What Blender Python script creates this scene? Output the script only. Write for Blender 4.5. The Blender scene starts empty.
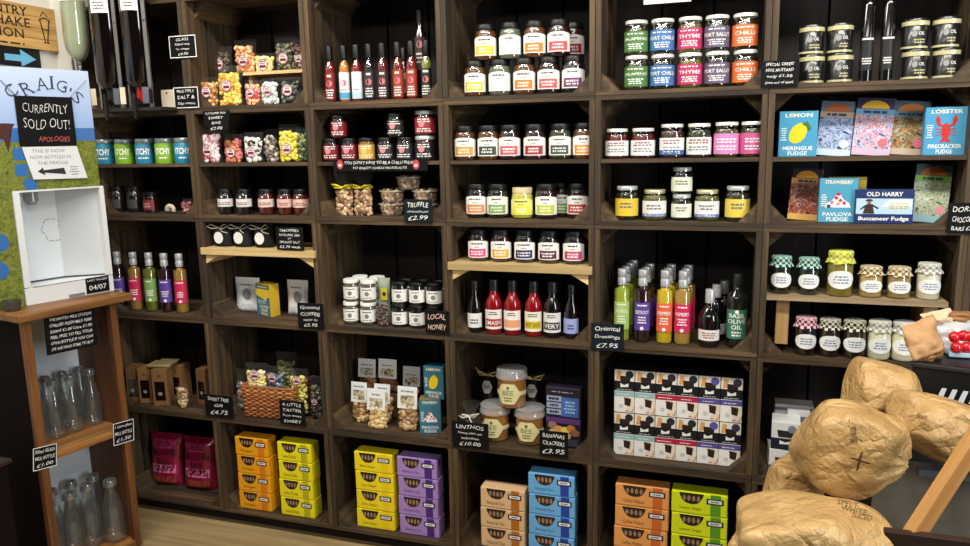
import bpy, math, random
from mathutils import Vector, Matrix, noise
from mathutils.bvhtree import BVHTree
random.seed(7)
PI = math.pi
sc = bpy.context.scene
col = sc.collection

# ------------------------------------------------------------------ camera
CAM = Vector((0.4171, -2.3517, 1.5216)); YAW, PITCH, ROLL, FPX = 0.3214, 0.1753, -0.0197, 752.93
cF = Vector((-math.sin(YAW)*math.cos(PITCH), math.cos(YAW)*math.cos(PITCH), -math.sin(PITCH)))
_r = Vector((math.cos(YAW), math.sin(YAW), 0)); _u = _r.cross(cF)
cR = math.cos(ROLL)*_r + math.sin(ROLL)*_u
cU = -math.sin(ROLL)*_r + math.cos(ROLL)*_u
cam_d = bpy.data.cameras.new('camera'); cam = bpy.data.objects.new('camera', cam_d); col.objects.link(cam)
cam_d.sensor_fit = 'HORIZONTAL'; cam_d.sensor_width = 36; cam_d.lens = FPX/970*36
cam_d.clip_start = 0.05
m3 = Matrix((cR, cU, -cF)).transposed().to_4x4(); m3.translation = CAM
cam.matrix_world = m3
sc.camera = cam

# ------------------------------------------------------------------ world, lights, exposure
w = bpy.data.worlds.new('world'); sc.world = w; w.use_nodes = True
w.node_tree.nodes['Background'].inputs[0].default_value = (0.95, 0.98, 1.0, 1)
w.node_tree.nodes['Background'].inputs[1].default_value = 0.03
def area(name, loc, target, sx, sy, power, color):
    d = bpy.data.lights.new(name, 'AREA'); d.shape = 'RECTANGLE'; d.size = sx; d.size_y = sy
    d.energy = power; d.color = color
    o = bpy.data.objects.new(name, d); col.objects.link(o); o.location = loc
    o.rotation_euler = (Vector(target) - Vector(loc)).to_track_quat('-Z', 'Y').to_euler()
    return o
area('shop_window_light', (2.9, -2.2, 1.75), (-0.4, 0, 1.2), 0.55, 1.9, 62, (0.95, 0.98, 1.0))
area('ceiling_or_fill_lamp', (-1.1, -1.25, 2.95), (-1.1, 0.0, 0.8), 1.7, 0.22, 52, (1.0, 0.95, 0.87))
area('ceiling_or_fill_lamp', (0.9, -1.25, 2.95), (0.9, 0.0, 0.8), 1.7, 0.22, 52, (1.0, 0.95, 0.87))
area('ceiling_or_fill_lamp', (-0.3, -3.3, 2.95), (-0.3, 0.0, 1.0), 2.6, 0.22, 24, (1.0, 0.96, 0.90))  # added rear fill lamp, unseen; brightens the fronts and the space under shelves
sc.view_settings.view_transform = 'Standard'; sc.view_settings.look = 'None'
sc.view_settings.gamma = 1; sc.view_settings.use_curve_mapping = False
sc.view_settings.exposure = -0.06

# ------------------------------------------------------------------ pixel -> place
def ray(px, py): return cF + cR*((px-485)/FPX) - cU*((py-273)/FPX)
def on_y(px, py, y=0.0):
    d = ray(px, py); return CAM + d*((y-CAM.y)/d.y)
def on_z(px, py, z):
    d = ray(px, py); return CAM + d*((z-CAM.z)/d.z)
def on_x(px, py, x):
    d = ray(px, py); return CAM + d*((x-CAM.x)/d.x)
def on_plane(px, py, o, n):
    d = ray(px, py); return CAM + d*((o-CAM).dot(n)/d.dot(n))
def X_at(px, y, z):
    k = (px-485)/FPX
    return CAM.x - ((y-CAM.y)*(cR.y-k*cF.y) + (z-CAM.z)*(cR.z-k*cF.z))/(cR.x-k*cF.x)

# ------------------------------------------------------------------ materials
def lin(c):
    c = c/255.0
    return c/12.92 if c <= 0.04045 else ((c+0.055)/1.055)**2.4
def L3(rgb): return (lin(rgb[0]), lin(rgb[1]), lin(rgb[2]), 1)
_m = {}
def mat(rgb, rough=0.5, metal=0.0, coat=0.0, spec=0.5, bump=0.0, bscale=60, vary=0.0):
    k = (tuple(rgb), rough, metal, coat, spec, bump, bscale, vary)
    if k in _m: return _m[k]
    m = bpy.data.materials.new('paint_%d_%d_%d' % tuple(rgb)); m.use_nodes = True
    nt = m.node_tree; b = nt.nodes['Principled BSDF']
    b.inputs['Base Color'].default_value = L3(rgb); b.inputs['Roughness'].default_value = rough
    b.inputs['Metallic'].default_value = metal; b.inputs['Coat Weight'].default_value = coat
    b.inputs['Coat Roughness'].default_value = 0.05; b.inputs['Specular IOR Level'].default_value = spec
    if bump or vary:
        tc = nt.nodes.new('ShaderNodeTexCoord'); n = nt.nodes.new('ShaderNodeTexNoise')
        n.inputs['Scale'].default_value = bscale; n.inputs['Detail'].default_value = 4
        nt.links.new(tc.outputs['Object'], n.inputs['Vector'])
        if bump:
            bp = nt.nodes.new('ShaderNodeBump'); bp.inputs['Strength'].default_value = bump
            bp.inputs['Distance'].default_value = 0.004
            nt.links.new(n.outputs['Fac'], bp.inputs['Height']); nt.links.new(bp.outputs['Normal'], b.inputs['Normal'])
        if vary:
            mx = nt.nodes.new('ShaderNodeMix'); mx.data_type = 'RGBA'
            c = L3(rgb); mx.inputs[6].default_value = tuple(v*(1-vary) for v in c[:3])+(1,)
            mx.inputs[7].default_value = tuple(min(1, v*(1+vary)) for v in c[:3])+(1,)
            rp = nt.nodes.new('ShaderNodeMapRange'); rp.inputs[1].default_value = .35; rp.inputs[2].default_value = .65
            nt.links.new(n.outputs['Fac'], rp.inputs[0]); nt.links.new(rp.outputs[0], mx.inputs[0])
            nt.links.new(mx.outputs[2], b.inputs['Base Color'])
    _m[k] = m
    return m
def ramp_nodes(nt, stops, fac, const=False):
    r = nt.nodes.new('ShaderNodeValToRGB'); e = r.color_ramp.elements
    if const: r.color_ramp.interpolation = 'CONSTANT'
    while len(e) < len(stops): e.new(0.5)
    for i, (p, c) in enumerate(stops):
        e[i].position = p; e[i].color = L3(c)
    nt.links.new(fac, r.inputs['Fac']); return r
def wood(name, dark, light, axis=0, rough=0.7, scale=1.0, knots=False):
    m = bpy.data.materials.new(name); m.use_nodes = True; nt = m.node_tree; b = nt.nodes['Principled BSDF']
    tc = nt.nodes.new('ShaderNodeTexCoord'); oi = nt.nodes.new('ShaderNodeObjectInfo')
    mp = nt.nodes.new('ShaderNodeMapping'); s = [38*scale]*3; s[axis] = 2.2*scale
    mp.inputs['Scale'].default_value = s
    ad = nt.nodes.new('ShaderNodeVectorMath'); ad.operation = 'ADD'
    mu = nt.nodes.new('ShaderNodeMath'); mu.operation = 'MULTIPLY'; mu.inputs[1].default_value = 37
    nt.links.new(oi.outputs['Random'], mu.inputs[0])
    nt.links.new(tc.outputs['Object'], mp.inputs['Vector']); nt.links.new(mp.outputs[0], ad.inputs[0]); nt.links.new(mu.outputs[0], ad.inputs[1])
    n = nt.nodes.new('ShaderNodeTexNoise'); n.inputs['Scale'].default_value = 1.0; n.inputs['Detail'].default_value = 7; n.inputs['Roughness'].default_value = .65
    nt.links.new(ad.outputs[0], n.inputs['Vector'])
    mid = tuple((a+c)/2 for a, c in zip(dark, light))
    r = ramp_nodes(nt, [(.28, dark), (.5, mid), (.74, light)], n.outputs['Fac'])
    hs = nt.nodes.new('ShaderNodeHueSaturation')
    mr = nt.nodes.new('ShaderNodeMapRange'); mr.inputs[3].default_value = .75; mr.inputs[4].default_value = 1.25
    nt.links.new(oi.outputs['Random'], mr.inputs[0]); nt.links.new(mr.outputs[0], hs.inputs['Value'])
    nt.links.new(r.outputs[0], hs.inputs['Color']); nt.links.new(hs.outputs[0], b.inputs['Base Color'])
    b.inputs['Roughness'].default_value = rough
    bp = nt.nodes.new('ShaderNodeBump'); bp.inputs['Strength'].default_value = .35; bp.inputs['Distance'].default_value = .002
    nt.links.new(n.outputs['Fac'], bp.inputs['Height']); nt.links.new(bp.outputs[0], b.inputs['Normal'])
    return m
def glassy(name, tint=(255, 255, 255), base=0.03, rough=0.02, haze=0.0):
    m = bpy.data.materials.new(name); m.use_nodes = True; nt = m.node_tree
    nt.nodes.remove(nt.nodes['Principled BSDF']); out = nt.nodes['Material Output']
    t = nt.nodes.new('ShaderNodeBsdfTransparent'); t.inputs[0].default_value = L3(tint)
    g = nt.nodes.new('ShaderNodeBsdfGlossy'); g.inputs['Roughness'].default_value = rough; g.inputs[0].default_value = (1, 1, 1, 1)
    lw = nt.nodes.new('ShaderNodeLayerWeight'); lw.inputs[0].default_value = .5
    f = nt.nodes.new('ShaderNodeMath'); f.operation = 'POWER'; f.inputs[1].default_value = 4.0
    nt.links.new(lw.outputs['Facing'], f.inputs[0])
    a = nt.nodes.new('ShaderNodeMath'); a.operation = 'ADD'; a.use_clamp = True; a.inputs[1].default_value = base
    nt.links.new(f.outputs[0], a.inputs[0])
    mx = nt.nodes.new('ShaderNodeMixShader'); nt.links.new(a.outputs[0], mx.inputs[0])
    nt.links.new(t.outputs[0], mx.inputs[1]); nt.links.new(g.outputs[0], mx.inputs[2])
    last = mx
    if haze:
        d = nt.nodes.new('ShaderNodeBsdfDiffuse'); d.inputs[0].default_value = (.9, .9, .9, 1)
        m2 = nt.nodes.new('ShaderNodeMixShader'); m2.inputs[0].default_value = haze
        nt.links.new(mx.outputs[0], m2.inputs[1]); nt.links.new(d.outputs[0], m2.inputs[2]); last = m2
    nt.links.new(last.outputs[0], out.inputs[0]); return m
GLASS = glassy('jar_glass', (252, 254, 253), base=.06)
CLEAR = glassy('bottle_glass', (251, 253, 252), base=.05, haze=.02)
FILM = glassy('cellophane', (254, 254, 254), base=.0, rough=.16, haze=.015)
PLASTIC = glassy('clear_plastic', (240, 240, 238), base=.05, rough=.1, haze=.05)
def islands(name, cols, rough=.4, coat=.3):
    m = bpy.data.materials.new(name); m.use_nodes = True; nt = m.node_tree; b = nt.nodes['Principled BSDF']
    g = nt.nodes.new('ShaderNodeNewGeometry')
    r = ramp_nodes(nt, [(i/len(cols), c) for i, c in enumerate(cols)], g.outputs['Random Per Island'], True)
    nt.links.new(r.outputs[0], b.inputs['Base Color']); b.inputs['Roughness'].default_value = rough; b.inputs['Coat Weight'].default_value = coat
    return m
_pt = {}
def pattern(name, stops, scale=60, kind='noise'):
    k = (name, scale, kind)
    if k in _pt: return _pt[k]
    m = bpy.data.materials.new(name); m.use_nodes = True; nt = m.node_tree; b = nt.nodes['Principled BSDF']
    tc = nt.nodes.new('ShaderNodeTexCoord')
    if kind == 'noise':
        n = nt.nodes.new('ShaderNodeTexNoise'); n.inputs['Detail'].default_value = 3; n.inputs['Distortion'].default_value = 2.0; o = n.outputs['Fac']
    else:
        n = nt.nodes.new('ShaderNodeTexVoronoi'); o = n.outputs['Color']
    n.inputs['Scale'].default_value = scale
    nt.links.new(tc.outputs['Object'], n.inputs['Vector'])
    r = ramp_nodes(nt, stops, o); nt.links.new(r.outputs[0], b.inputs['Base Color']); b.inputs['Roughness'].default_value = .45
    _pt[k] = m; return m
_gg = {}
def gingham(rgb, light=(240, 238, 228)):
    if rgb in _gg: return _gg[rgb]
    m = bpy.data.materials.new('gingham'); m.use_nodes = True; nt = m.node_tree; b = nt.nodes['Principled BSDF']
    tc = nt.nodes.new('ShaderNodeTexCoord'); mp = nt.nodes.new('ShaderNodeMapping'); mp.inputs['Scale'].default_value = (1, 1, 1)
    ck = nt.nodes.new('ShaderNodeTexChecker'); ck.inputs['Scale'].default_value = 1; ck.inputs[1].default_value = L3(rgb); ck.inputs[2].default_value = L3(light)
    nt.links.new(tc.outputs['UV'], mp.inputs[0]); nt.links.new(mp.outputs[0], ck.inputs[0]); nt.links.new(ck.outputs[0], b.inputs['Base Color'])
    b.inputs['Roughness'].default_value = .9; _gg[rgb] = m; return m

# ------------------------------------------------------------------ mesh makers (all cached)
_c = {}
def cached(key, fn):
    if key not in _c: _c[key] = fn()
    return _c[key]
def mk(verts, faces, smooth=False, name='shape'):
    me = bpy.data.meshes.new(name); me.from_pydata([tuple(v) for v in verts], [], faces)
    if smooth: me.polygons.foreach_set('use_smooth', [True]*len(me.polygons))
    me.update(); return me
def box_vf(x0, x1, y0, y1, z0, z1):
    v = [(x0,y0,z0),(x1,y0,z0),(x1,y1,z0),(x0,y1,z0),(x0,y0,z1),(x1,y0,z1),(x1,y1,z1),(x0,y1,z1)]
    return v, [(0,3,2,1),(4,5,6,7),(0,1,5,4),(1,2,6,5),(2,3,7,6),(3,0,4,7)]
def box(x0, x1, y0, y1, z0, z1, bev=0.0):
    def f():
        v, fc = box_vf(x0, x1, y0, y1, z0, z1)
        if not bev: return mk(v, fc)
        import bmesh
        bm = bmesh.new()
        vs = [bm.verts.new(p) for p in v]
        for q in fc: bm.faces.new([vs[i] for i in q])
        bmesh.ops.bevel(bm, geom=list(bm.edges), offset=bev, segments=2, affect='EDGES', profile=.5)
        me = bpy.data.meshes.new('shape'); bm.to_mesh(me); bm.free(); return me
    return cached(('box',)+tuple(round(a, 5) for a in (x0,x1,y0,y1,z0,z1,bev)), f)
def multi(lst):
    V, Fc = [], []
    for v, f in lst:
        o = len(V); V += list(v); Fc += [tuple(i+o for i in q) for q in f]
    return V, Fc
def boxes(lst): return mk(*multi([box_vf(*b) for b in lst]))
def lathe(prof, n=20, smooth=True, wob=0, uvs=(0, 0)):
    def f():
        V, Fc, rings = [], [], []
        for (r, z) in prof:
            if r < 1e-6: rings.append([len(V)]); V.append((0, 0, z))
            else:
                rings.append(list(range(len(V), len(V)+n)))
                for i in range(n):
                    a = 2*PI*i/n; V.append((r*math.sin(a), -r*math.cos(a), z))
        for A, B in zip(rings, rings[1:]):
            for i in range(n):
                j = (i+1) % n
                if len(A) == 1 and len(B) == 1: continue
                if len(A) == 1: Fc.append((A[0], B[j], B[i]))
                elif len(B) == 1: Fc.append((A[i], A[j], B[0]))
                else: Fc.append((A[i], A[j], B[j], B[i]))
        me = mk(V, Fc, smooth)
        if uvs[0]:
            uv = me.uv_layers.new(name='UVMap'); zs = [p[1] for p in prof]
            ln = [0]
            for p, q in zip(prof, prof[1:]): ln.append(ln[-1]+math.hypot(p[0]-q[0], p[1]-q[1]))
            vv = {}
            for k, rg in enumerate(rings):
                for i, vi in enumerate(rg): vv[vi] = (i/n, ln[k])
            for p in me.polygons:
                us = [vv[me.loops[l].vertex_index][0] for l in p.loop_indices]; wrap = max(us)-min(us) > .5
                for l in p.loop_indices:
                    u, q = vv[me.loops[l].vertex_index]
                    if wrap and u < .5: u += 1
                    uv.data[l].uv = (u*uvs[0], q*uvs[1])
        if smooth:
            try: me.set_sharp_from_angle(angle=math.radians(50))
            except Exception: pass
        return me
    return cached(('lathe', tuple((round(a, 5), round(b, 5)) for a, b in prof), n, smooth, uvs), f)
def patch(r, ha, z0, z1, arch=0.0, n=12, c=0.0):
    def f():
        V, Fc = [], []
        for i in range(n+1):
            t = -1+2*i/n; a = c+t*ha; x, y = r*math.sin(a), -r*math.cos(a)
            V += [(x, y, z0), (x, y, z1+arch*(1-t*t))]
        for i in range(n): Fc.append((2*i, 2*i+2, 2*i+3, 2*i+1))
        return mk(V, Fc, True)
    return cached(('patch', round(r, 5), round(ha, 4), round(z0, 5), round(z1, 5), arch, n, c), f)
def cyl_disc(r, cx, cz, a, b, n=14):
    return cached(('cd', round(r, 5), round(cx, 5), round(cz, 5), a, b), lambda: mk([(r*math.sin((cx+p)/r), -r*math.cos((cx+p)/r), cz+q) for p, q in ell(0, 0, a, b, n)], [tuple(range(n))]))
def poly(pts, y=0.0):
    return cached(('poly', tuple((round(a, 5), round(b, 5)) for a, b in pts), round(y, 5)), lambda: mk([(a, y, b) for a, b in pts], [tuple(range(len(pts)))]))
def ell(cx, cz, a, b, n=20, t0=0, t1=2*PI):
    full = abs(t1-t0-2*PI) < 1e-6
    return [(cx+a*math.cos(t0+(t1-t0)*i/(n if full else n-1)), cz+b*math.sin(t0+(t1-t0)*i/(n if full else n-1))) for i in range(n)]
def prism(pts, y0, y1):
    def f():
        n = len(pts)
        V = [(a, y0, b) for a, b in pts]+[(a, y1, b) for a, b in pts]
        Fc = [tuple(range(n)), tuple(range(2*n-1, n-1, -1))]+[(i, i+n, (i+1) % n+n, (i+1) % n) for i in range(n)]
        return mk(V, Fc)
    return cached(('prism', tuple((round(a, 5), round(b, 5)) for a, b in pts), y0, y1), f)
def tube(path, r, n=6):
    P = [Vector(p) for p in path]; V, Fc = [], []
    for i, p in enumerate(P):
        t = (P[min(i+1, len(P)-1)]-P[max(i-1, 0)]).normalized()
        a = t.orthogonal().normalized() if abs(t.z) > .9 else t.cross(Vector((0, 0, 1))).normalized()
        b = t.cross(a)
        for k in range(n):
            q = p+(a*math.cos(2*PI*k/n)+b*math.sin(2*PI*k/n))*r; V.append(q)
    for i in range(len(P)-1):
        for k in range(n):
            j = (k+1) % n; Fc.append((i*n+k, i*n+j, (i+1)*n+j, (i+1)*n+k))
    Fc += [tuple(range(n-1, -1, -1)), tuple((len(P)-1)*n+k for k in range(n))]
    return V, Fc
_fc = {}
def glyphs(s, bold=0.0):
    k = (s, bold)
    if k in _fc: return _fc[k]
    cu = bpy.data.curves.new('t', 'FONT'); cu.body = s; cu.align_x = 'CENTER'; cu.align_y = 'CENTER'
    cu.resolution_u = 2; cu.offset = bold; cu.space_line = .95
    ob = bpy.data.objects.new('t', cu)
    me = bpy.data.meshes.new_from_object(ob)
    V = [(v.co.x, v.co.y) for v in me.vertices]; Fc = [tuple(p.vertices) for p in me.polygons]
    bpy.data.objects.remove(ob); bpy.data.curves.remove(cu); bpy.data.meshes.remove(me)
    xs = [v[0] for v in V]; ys = [v[1] for v in V]
    cx, cy = (min(xs)+max(xs))/2, (min(ys)+max(ys))/2
    V = [(x-cx, y-cy) for x, y in V]
    _fc[k] = (V, Fc, max(xs)-min(xs), max(ys)-min(ys)); return _fc[k]
def text_mesh(s, W, H, cx=0, cz=0, y=-0.0004, r=0, bold=0.0, stretch=True, hand=0.0):
    def f():
        V, Fc, w0, h0 = glyphs(s, bold)
        sx = W/w0; sy = H/h0
        if not stretch: sx = sy = min(sx, sy)
        else: sx = min(sx, sy*1.5); sy = min(sy, sx*2.2)
        out = []
        for (x, q) in V:
            if hand:
                x, q = x+.18*q+hand*math.sin(5*q+1.3*x), q+hand*math.sin(2.1*x+.6)*2
            X, Z = x*sx, q*sy+cz
            if r: a = (X+cx)/r; out.append((r*math.sin(a), -r*math.cos(a), Z))
            else: out.append((X+cx, y, Z))
        return mk(out, Fc)
    return cached(('text', s, round(W, 4), round(H, 4), round(cx, 4), round(cz, 4), round(y, 5), round(r, 5), bold, stretch, hand), f)
def dashes(W, H, rows, cx=0, cz=0, y=-0.0004, r=0, seed=1, fill=.5):
    """rows of small word-like strokes: print too small to read"""
    def f():
        rn = random.Random(seed); V, Fc = [], []
        for k in range(rows):
            zc = cz+H/2-(k+.5)*H/rows; hh = H/rows*fill/2; wl = W*rn.uniform(.65, 1)
            x = -wl/2
            while x < wl/2:
                l = min(rn.uniform(.08, .28)*W, wl/2-x)
                if l > .03*W:
                    o = len(V)
                    for (a, b) in ((x, zc-hh), (x+l, zc-hh), (x+l, zc+hh), (x, zc+hh)):
                        a += cx
                        V.append((r*math.sin(a/r), -r*math.cos(a/r), b) if r else (a, y, b))
                    Fc.append((o, o+1, o+2, o+3))
                x += l+.05*W
        return mk(V, Fc)
    return cached(('dash', round(W, 4), round(H, 4), rows, round(cx, 4), round(cz, 4), round(y, 5), round(r, 5), seed, fill), f)

# ------------------------------------------------------------------ objects
def tag(o, label, cat, group=None, kind=None):
    o['label'] = label; o['category'] = cat
    if group: o['group'] = group
    if kind: o['kind'] = kind
    return o
def put(name, me, m, parent=None, loc=(0, 0, 0), rot=(0, 0, 0), label=None):
    o = bpy.data.objects.new(name, me); col.objects.link(o)
    if not me.materials: me.materials.append(None)
    o.material_slots[0].link = 'OBJECT'; o.material_slots[0].material = m
    o.location = loc; o.rotation_euler = rot
    if parent is not None: o.parent = parent
    if label: o['label'] = label
    return o
def thing(name, label, cat, loc, rz=0.0, group=None, rot=None):
    o = bpy.data.objects.new(name, None); col.objects.link(o); o.empty_display_size = .02
    o.location = loc; o.rotation_euler = rot if rot else (0, 0, rz)
    return tag(o, label, cat, group)
def structure(name, me, m, **k):
    o = put(name, me, m, **k); o['kind'] = 'structure'; return o
WHITE = mat((238, 236, 230), .55); BLACK = mat((14, 14, 15), .5); INK = mat((35, 33, 34), .6)
BLACKLID = mat((9, 9, 10), .4, spec=.3); SILVER = mat((186, 188, 190), .32, .35); STEEL = mat((150, 150, 152), .3, 1.0)
ORD = ['leftmost', 'second from left', 'third from left', 'fourth from left', 'fifth from left', 'sixth from left']

# ------------------------------------------------------------------ the setting
FLOOR = wood('floor_boards', (104, 86, 56), (176, 152, 108), 0, .5, .35)
structure('floor', box(-2.6, 2.2, -3.2, 0.5, -0.03, 0), FLOOR)
CREAM = mat((205, 202, 192), .8, bump=.1, bscale=30)
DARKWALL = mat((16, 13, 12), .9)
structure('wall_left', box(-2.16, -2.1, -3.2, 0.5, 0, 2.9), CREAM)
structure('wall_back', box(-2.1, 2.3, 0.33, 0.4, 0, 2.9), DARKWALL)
structure('trim_1', box(-2.1, -2.004, -0.002, 0.33, 0, 2.9), CREAM)
structure('trim_2', box(-2.0, 1.6, 0.05, 0.3, 0, 0.058), mat((22, 16, 13), .8))

# ------------------------------------------------------------------ crates
PX0, PZ0, CW, CH, CD = -2.0, 0.06, 0.5, 0.397, 0.31
def Zl(k): return PZ0+(4-k)*CH
def base(r): return Zl(r)+.0132
TB, TS = .012, .017
wX = wood('crate_wood_long', (26, 19, 11), (102, 79, 49), 0)
wZ = wood('crate_wood_upright', (26, 19, 11), (102, 79, 49), 2)
wY = wood('crate_wood_post', (29, 21, 12), (110, 86, 53), 1)
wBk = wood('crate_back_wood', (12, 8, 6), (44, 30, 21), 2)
wPine = wood('pine_board', (176, 146, 92), (222, 196, 140), 0, .6)
wPineZ = wood('pine_upright', (150, 112, 66), (205, 164, 104), 2, .6)
hw = CW/2-.0008; hh = CH-.0012
DEF = {}
def crate(c, r, label, shelf=None, pine=None):
    x0 = PX0+c*CW+(.028 if c == 6 else 0); x1 = PX0+(c+1)*CW+(.028 if c >= 5 else 0); hw = (x1-x0)/2-.0008
    t = thing('wooden_crate', label, 'crate', ((x0+x1)/2, 0, Zl(r)), 0, 'wooden crates stacked as wall shelving')
    rn = random.Random(c*17+r)
    for (y0, y1) in ((0, .10), (.113, .205), (.218, .31)):
        j = rn.uniform(0, .002)
        for s in (-1, 1):
            a, b = (-hw, -hw+TS) if s < 0 else (hw-TS, hw)
            put('side_plank', box(a, b, 0, y1-y0, TB, hh-TB), wZ, t, (0, y0+j, 0))
    for (y0, y1) in ((0, .098), (.106, .202), (.21, .31)):
        j = rn.uniform(0, .0025) if y0 == 0 else 0
        put('bottom_plank', box(-hw, hw, 0, y1-y0, 0, TB), wX, t, (0, y0+j, 0))
        put('top_plank', box(-hw, hw, 0, y1-y0, hh-TB, hh), wX, t, (0, y0+j, 0))
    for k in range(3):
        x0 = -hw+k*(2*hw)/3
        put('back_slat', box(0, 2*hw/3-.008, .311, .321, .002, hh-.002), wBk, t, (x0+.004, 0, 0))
    e = .054
    for sx in (-1, 1):
        for sz in (0, 1):
            X = sx*(hw-TS); Z = TB if sz == 0 else hh-TB; d = 1 if sz == 0 else -1
            pts = [(X, Z), (X-sx*e, Z), (X, Z+d*e)]
            if sx*d > 0: pts = pts[::-1]
            put('corner_post', prism(pts, .012 if sz == 0 else .05, .30), wY, t)
    if shelf:
        put('shelf_board', box(-hw+TS+.0005, hw-TS-.0005, .004, .30, -.012, 0), wX, t, (0, 0, shelf-Zl(r)))
    if pine:
        zt, th = pine
        put('pine_shelf', box(-hw+.004, hw-.004, -.012, .26, -th, 0, .0015), wPine, t, (0, 0, zt-Zl(r)), label='pale new pine shelf board')
        for s in (-1, 1):
            X = s*(hw-TS-.0005); zz = zt-th-Zl(r)-.0003
            put('pine_bracket', prism([(X, zz), (X-s*.06, zz), (X, zz-.035)][::(-1 if s < 0 else 1)], .0, .2), wPine, t)
    return t
MID = 1.455
CONT = {
 (0,0):'the tall dark drink dispensers', (1,0):'two tiers of sweet bags', (2,0):'the slim hot sauce bottles', (3,0):'nine stacked chutney jars', (4,0):'ten colourful pesto jars', (5,0):'black tins and two tall black bottles',
 (0,1):'blue and green printed tubs', (1,1):'sweet bags over five red sauce jars', (2,1):'chilli jars above mushroom tubs', (3,1):'white labelled jars on two levels', (4,1):'pink labelled jars above yellow labelled jars', (5,1):'fudge boxes and chocolate bars',
 (0,2):'five dressing bottles by the white dispenser', (1,2):'black tied pouches on a pine shelf', (2,2):'honey jars with white labels', (3,2):'jam jars on pine above sauce bottles', (4,2):'rows of colourful dressing bottles', (5,2):'gingham topped jars on two levels',
 (0,3):'brown windowed gift boxes', (1,3):'the wicker sweet basket', (2,3):'cracker pouches and two teal boxes', (3,3):'three tubs of honey', (4,3):'twenty four small dessert boxes', (5,3):'white boxes behind the paper bags',
 (0,4):'two pink crisp packets', (1,4):'amber and yellow cake boxes', (2,4):'yellow and lilac cake boxes', (3,4):'cream and blue cake boxes', (4,4):'orange and lime cake boxes', (5,4):'nothing visible, low behind the paper bags'}
PSH = {(1,2):(1.14,.026), (3,2):(1.117,.026)}
for (c, r), s in CONT.items():
    crate(c, r, ('dark stained wooden crate holding ' if (c, r) != (5, 4) else 'dark stained wooden crate with ')+s, MID if r == 1 else None, PSH.get((c, r)))
for r, s in enumerate(('top right corner', 'right edge beside the fudge boxes', 'right edge beside the gingham jars')):
    crate(6, r, 'dark wooden crate cut off at the picture '+s)
# the loose shelf and its pine blocks in the gingham-jar crate
t = thing('loose_shelf', 'pale board shelf on pine blocks carrying six gingham topped jars', 'shelf', (.75, 0, 0))
put('shelf_board', box(-.231, .245, .0, .22, 1.034, 1.049), wood('worn_board', (120, 100, 72), (178, 156, 120), 0), t)
for s in (-1, 1):
    a = -.2005 if s < 0 else .192
    put('support_block', box(a, a+.036, .03, .2, base(2)+.026, 1.0335), wPineZ, t)
t = thing('riser_shelf', 'narrow pine riser shelf lifting the upper sweet bags', 'shelf', (-1.25, 0, base(0)))
put('shelf_board', box(-.10, .225, .13, .285, .115, .127), wPine, t)
for X in (-.09, .21): put('support_block', box(X, X+.012, .15, .27, .05 if X > 0 else 0, .115), wPineZ, t)

# ------------------------------------------------------------------ builders
def jar(name, label, cat, px, y, z, r, h, lid, content, lab=None, band=None, text=None, group=None, lidh=.014, lidr=.93, fill=.8, neck=.9, rz=None, fine=None, textc=WHITE, texth=None, emblem=None, loc=None):
    x = loc if loc is not None else X_at(px, y, z+h*.5)
    if rz is None: rz = max(0, (.35-x)*.2)
    t = thing(name, label, cat, (x, y, z), rz, group)
    prof = [(0, 0), (r*.9, 0), (r*.985, h*.03), (r, h*.07), (r, h*.72), (r*.97, h*.78), (r*neck, h*.83), (r*neck, h-lidh*.6)]
    put('glass', lathe(prof), GLASS, t)
    q = .955
    put('contents', lathe([(0, .002), (r*.86, .002), (r*q, h*.08), (r*q, min(.72, fill)*h)]+([(r*.9*q, fill*h)] if fill > .72 else [])+[(0, fill*h)]), content, t)
    lr = r*lidr
    put('lid', lathe([(lr*.96, h-lidh), (lr, h-lidh), (lr, h-.002), (lr*.95, h), (0, h-.0006)], 24), lid, t)
    if lab:
        lc, z0, z1, ha, arch = lab
        lb = put('label', patch(r+.0006, ha, z0*h, z1*h, arch), lc, t)
        R2 = r+.001
        if band:
            bc, b0, b1, bh = band
            put('label_band', patch(R2, bh, b0*h, b1*h), bc, lb)
            put('fine_print', dashes(R2*bh*1.5, (b1-b0)*h*.65, 2, 0, (b0+b1)/2*h, r=R2+.0004, seed=int(px), fill=.55), textc, lb)
        if text:
            tz = text[1]
            put('lettering', text_mesh(text[0], R2*ha*1.7, text[2], 0, tz*h, r=R2+.0006, bold=.012), text[3] if len(text) > 3 else WHITE, lb)
        if fine:
            for (f0, f1, rows, fc, wv) in fine:
                put('fine_print', dashes(R2*ha*wv, (f1-f0)*h, rows, 0, (f0+f1)/2*h, r=R2+.0004, seed=int(px)+rows, fill=.5), fc, lb)
        if emblem:
            put('emblem', cyl_disc(R2+.0003, (emblem[4] if len(emblem) > 4 else 0)*R2, (emblem[2]+emblem[3])/2*h, min(emblem[1]*R2, (emblem[3]-emblem[2])/2*h), (emblem[3]-emblem[2])/2*h), emblem[0], lb)
    return t
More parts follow.
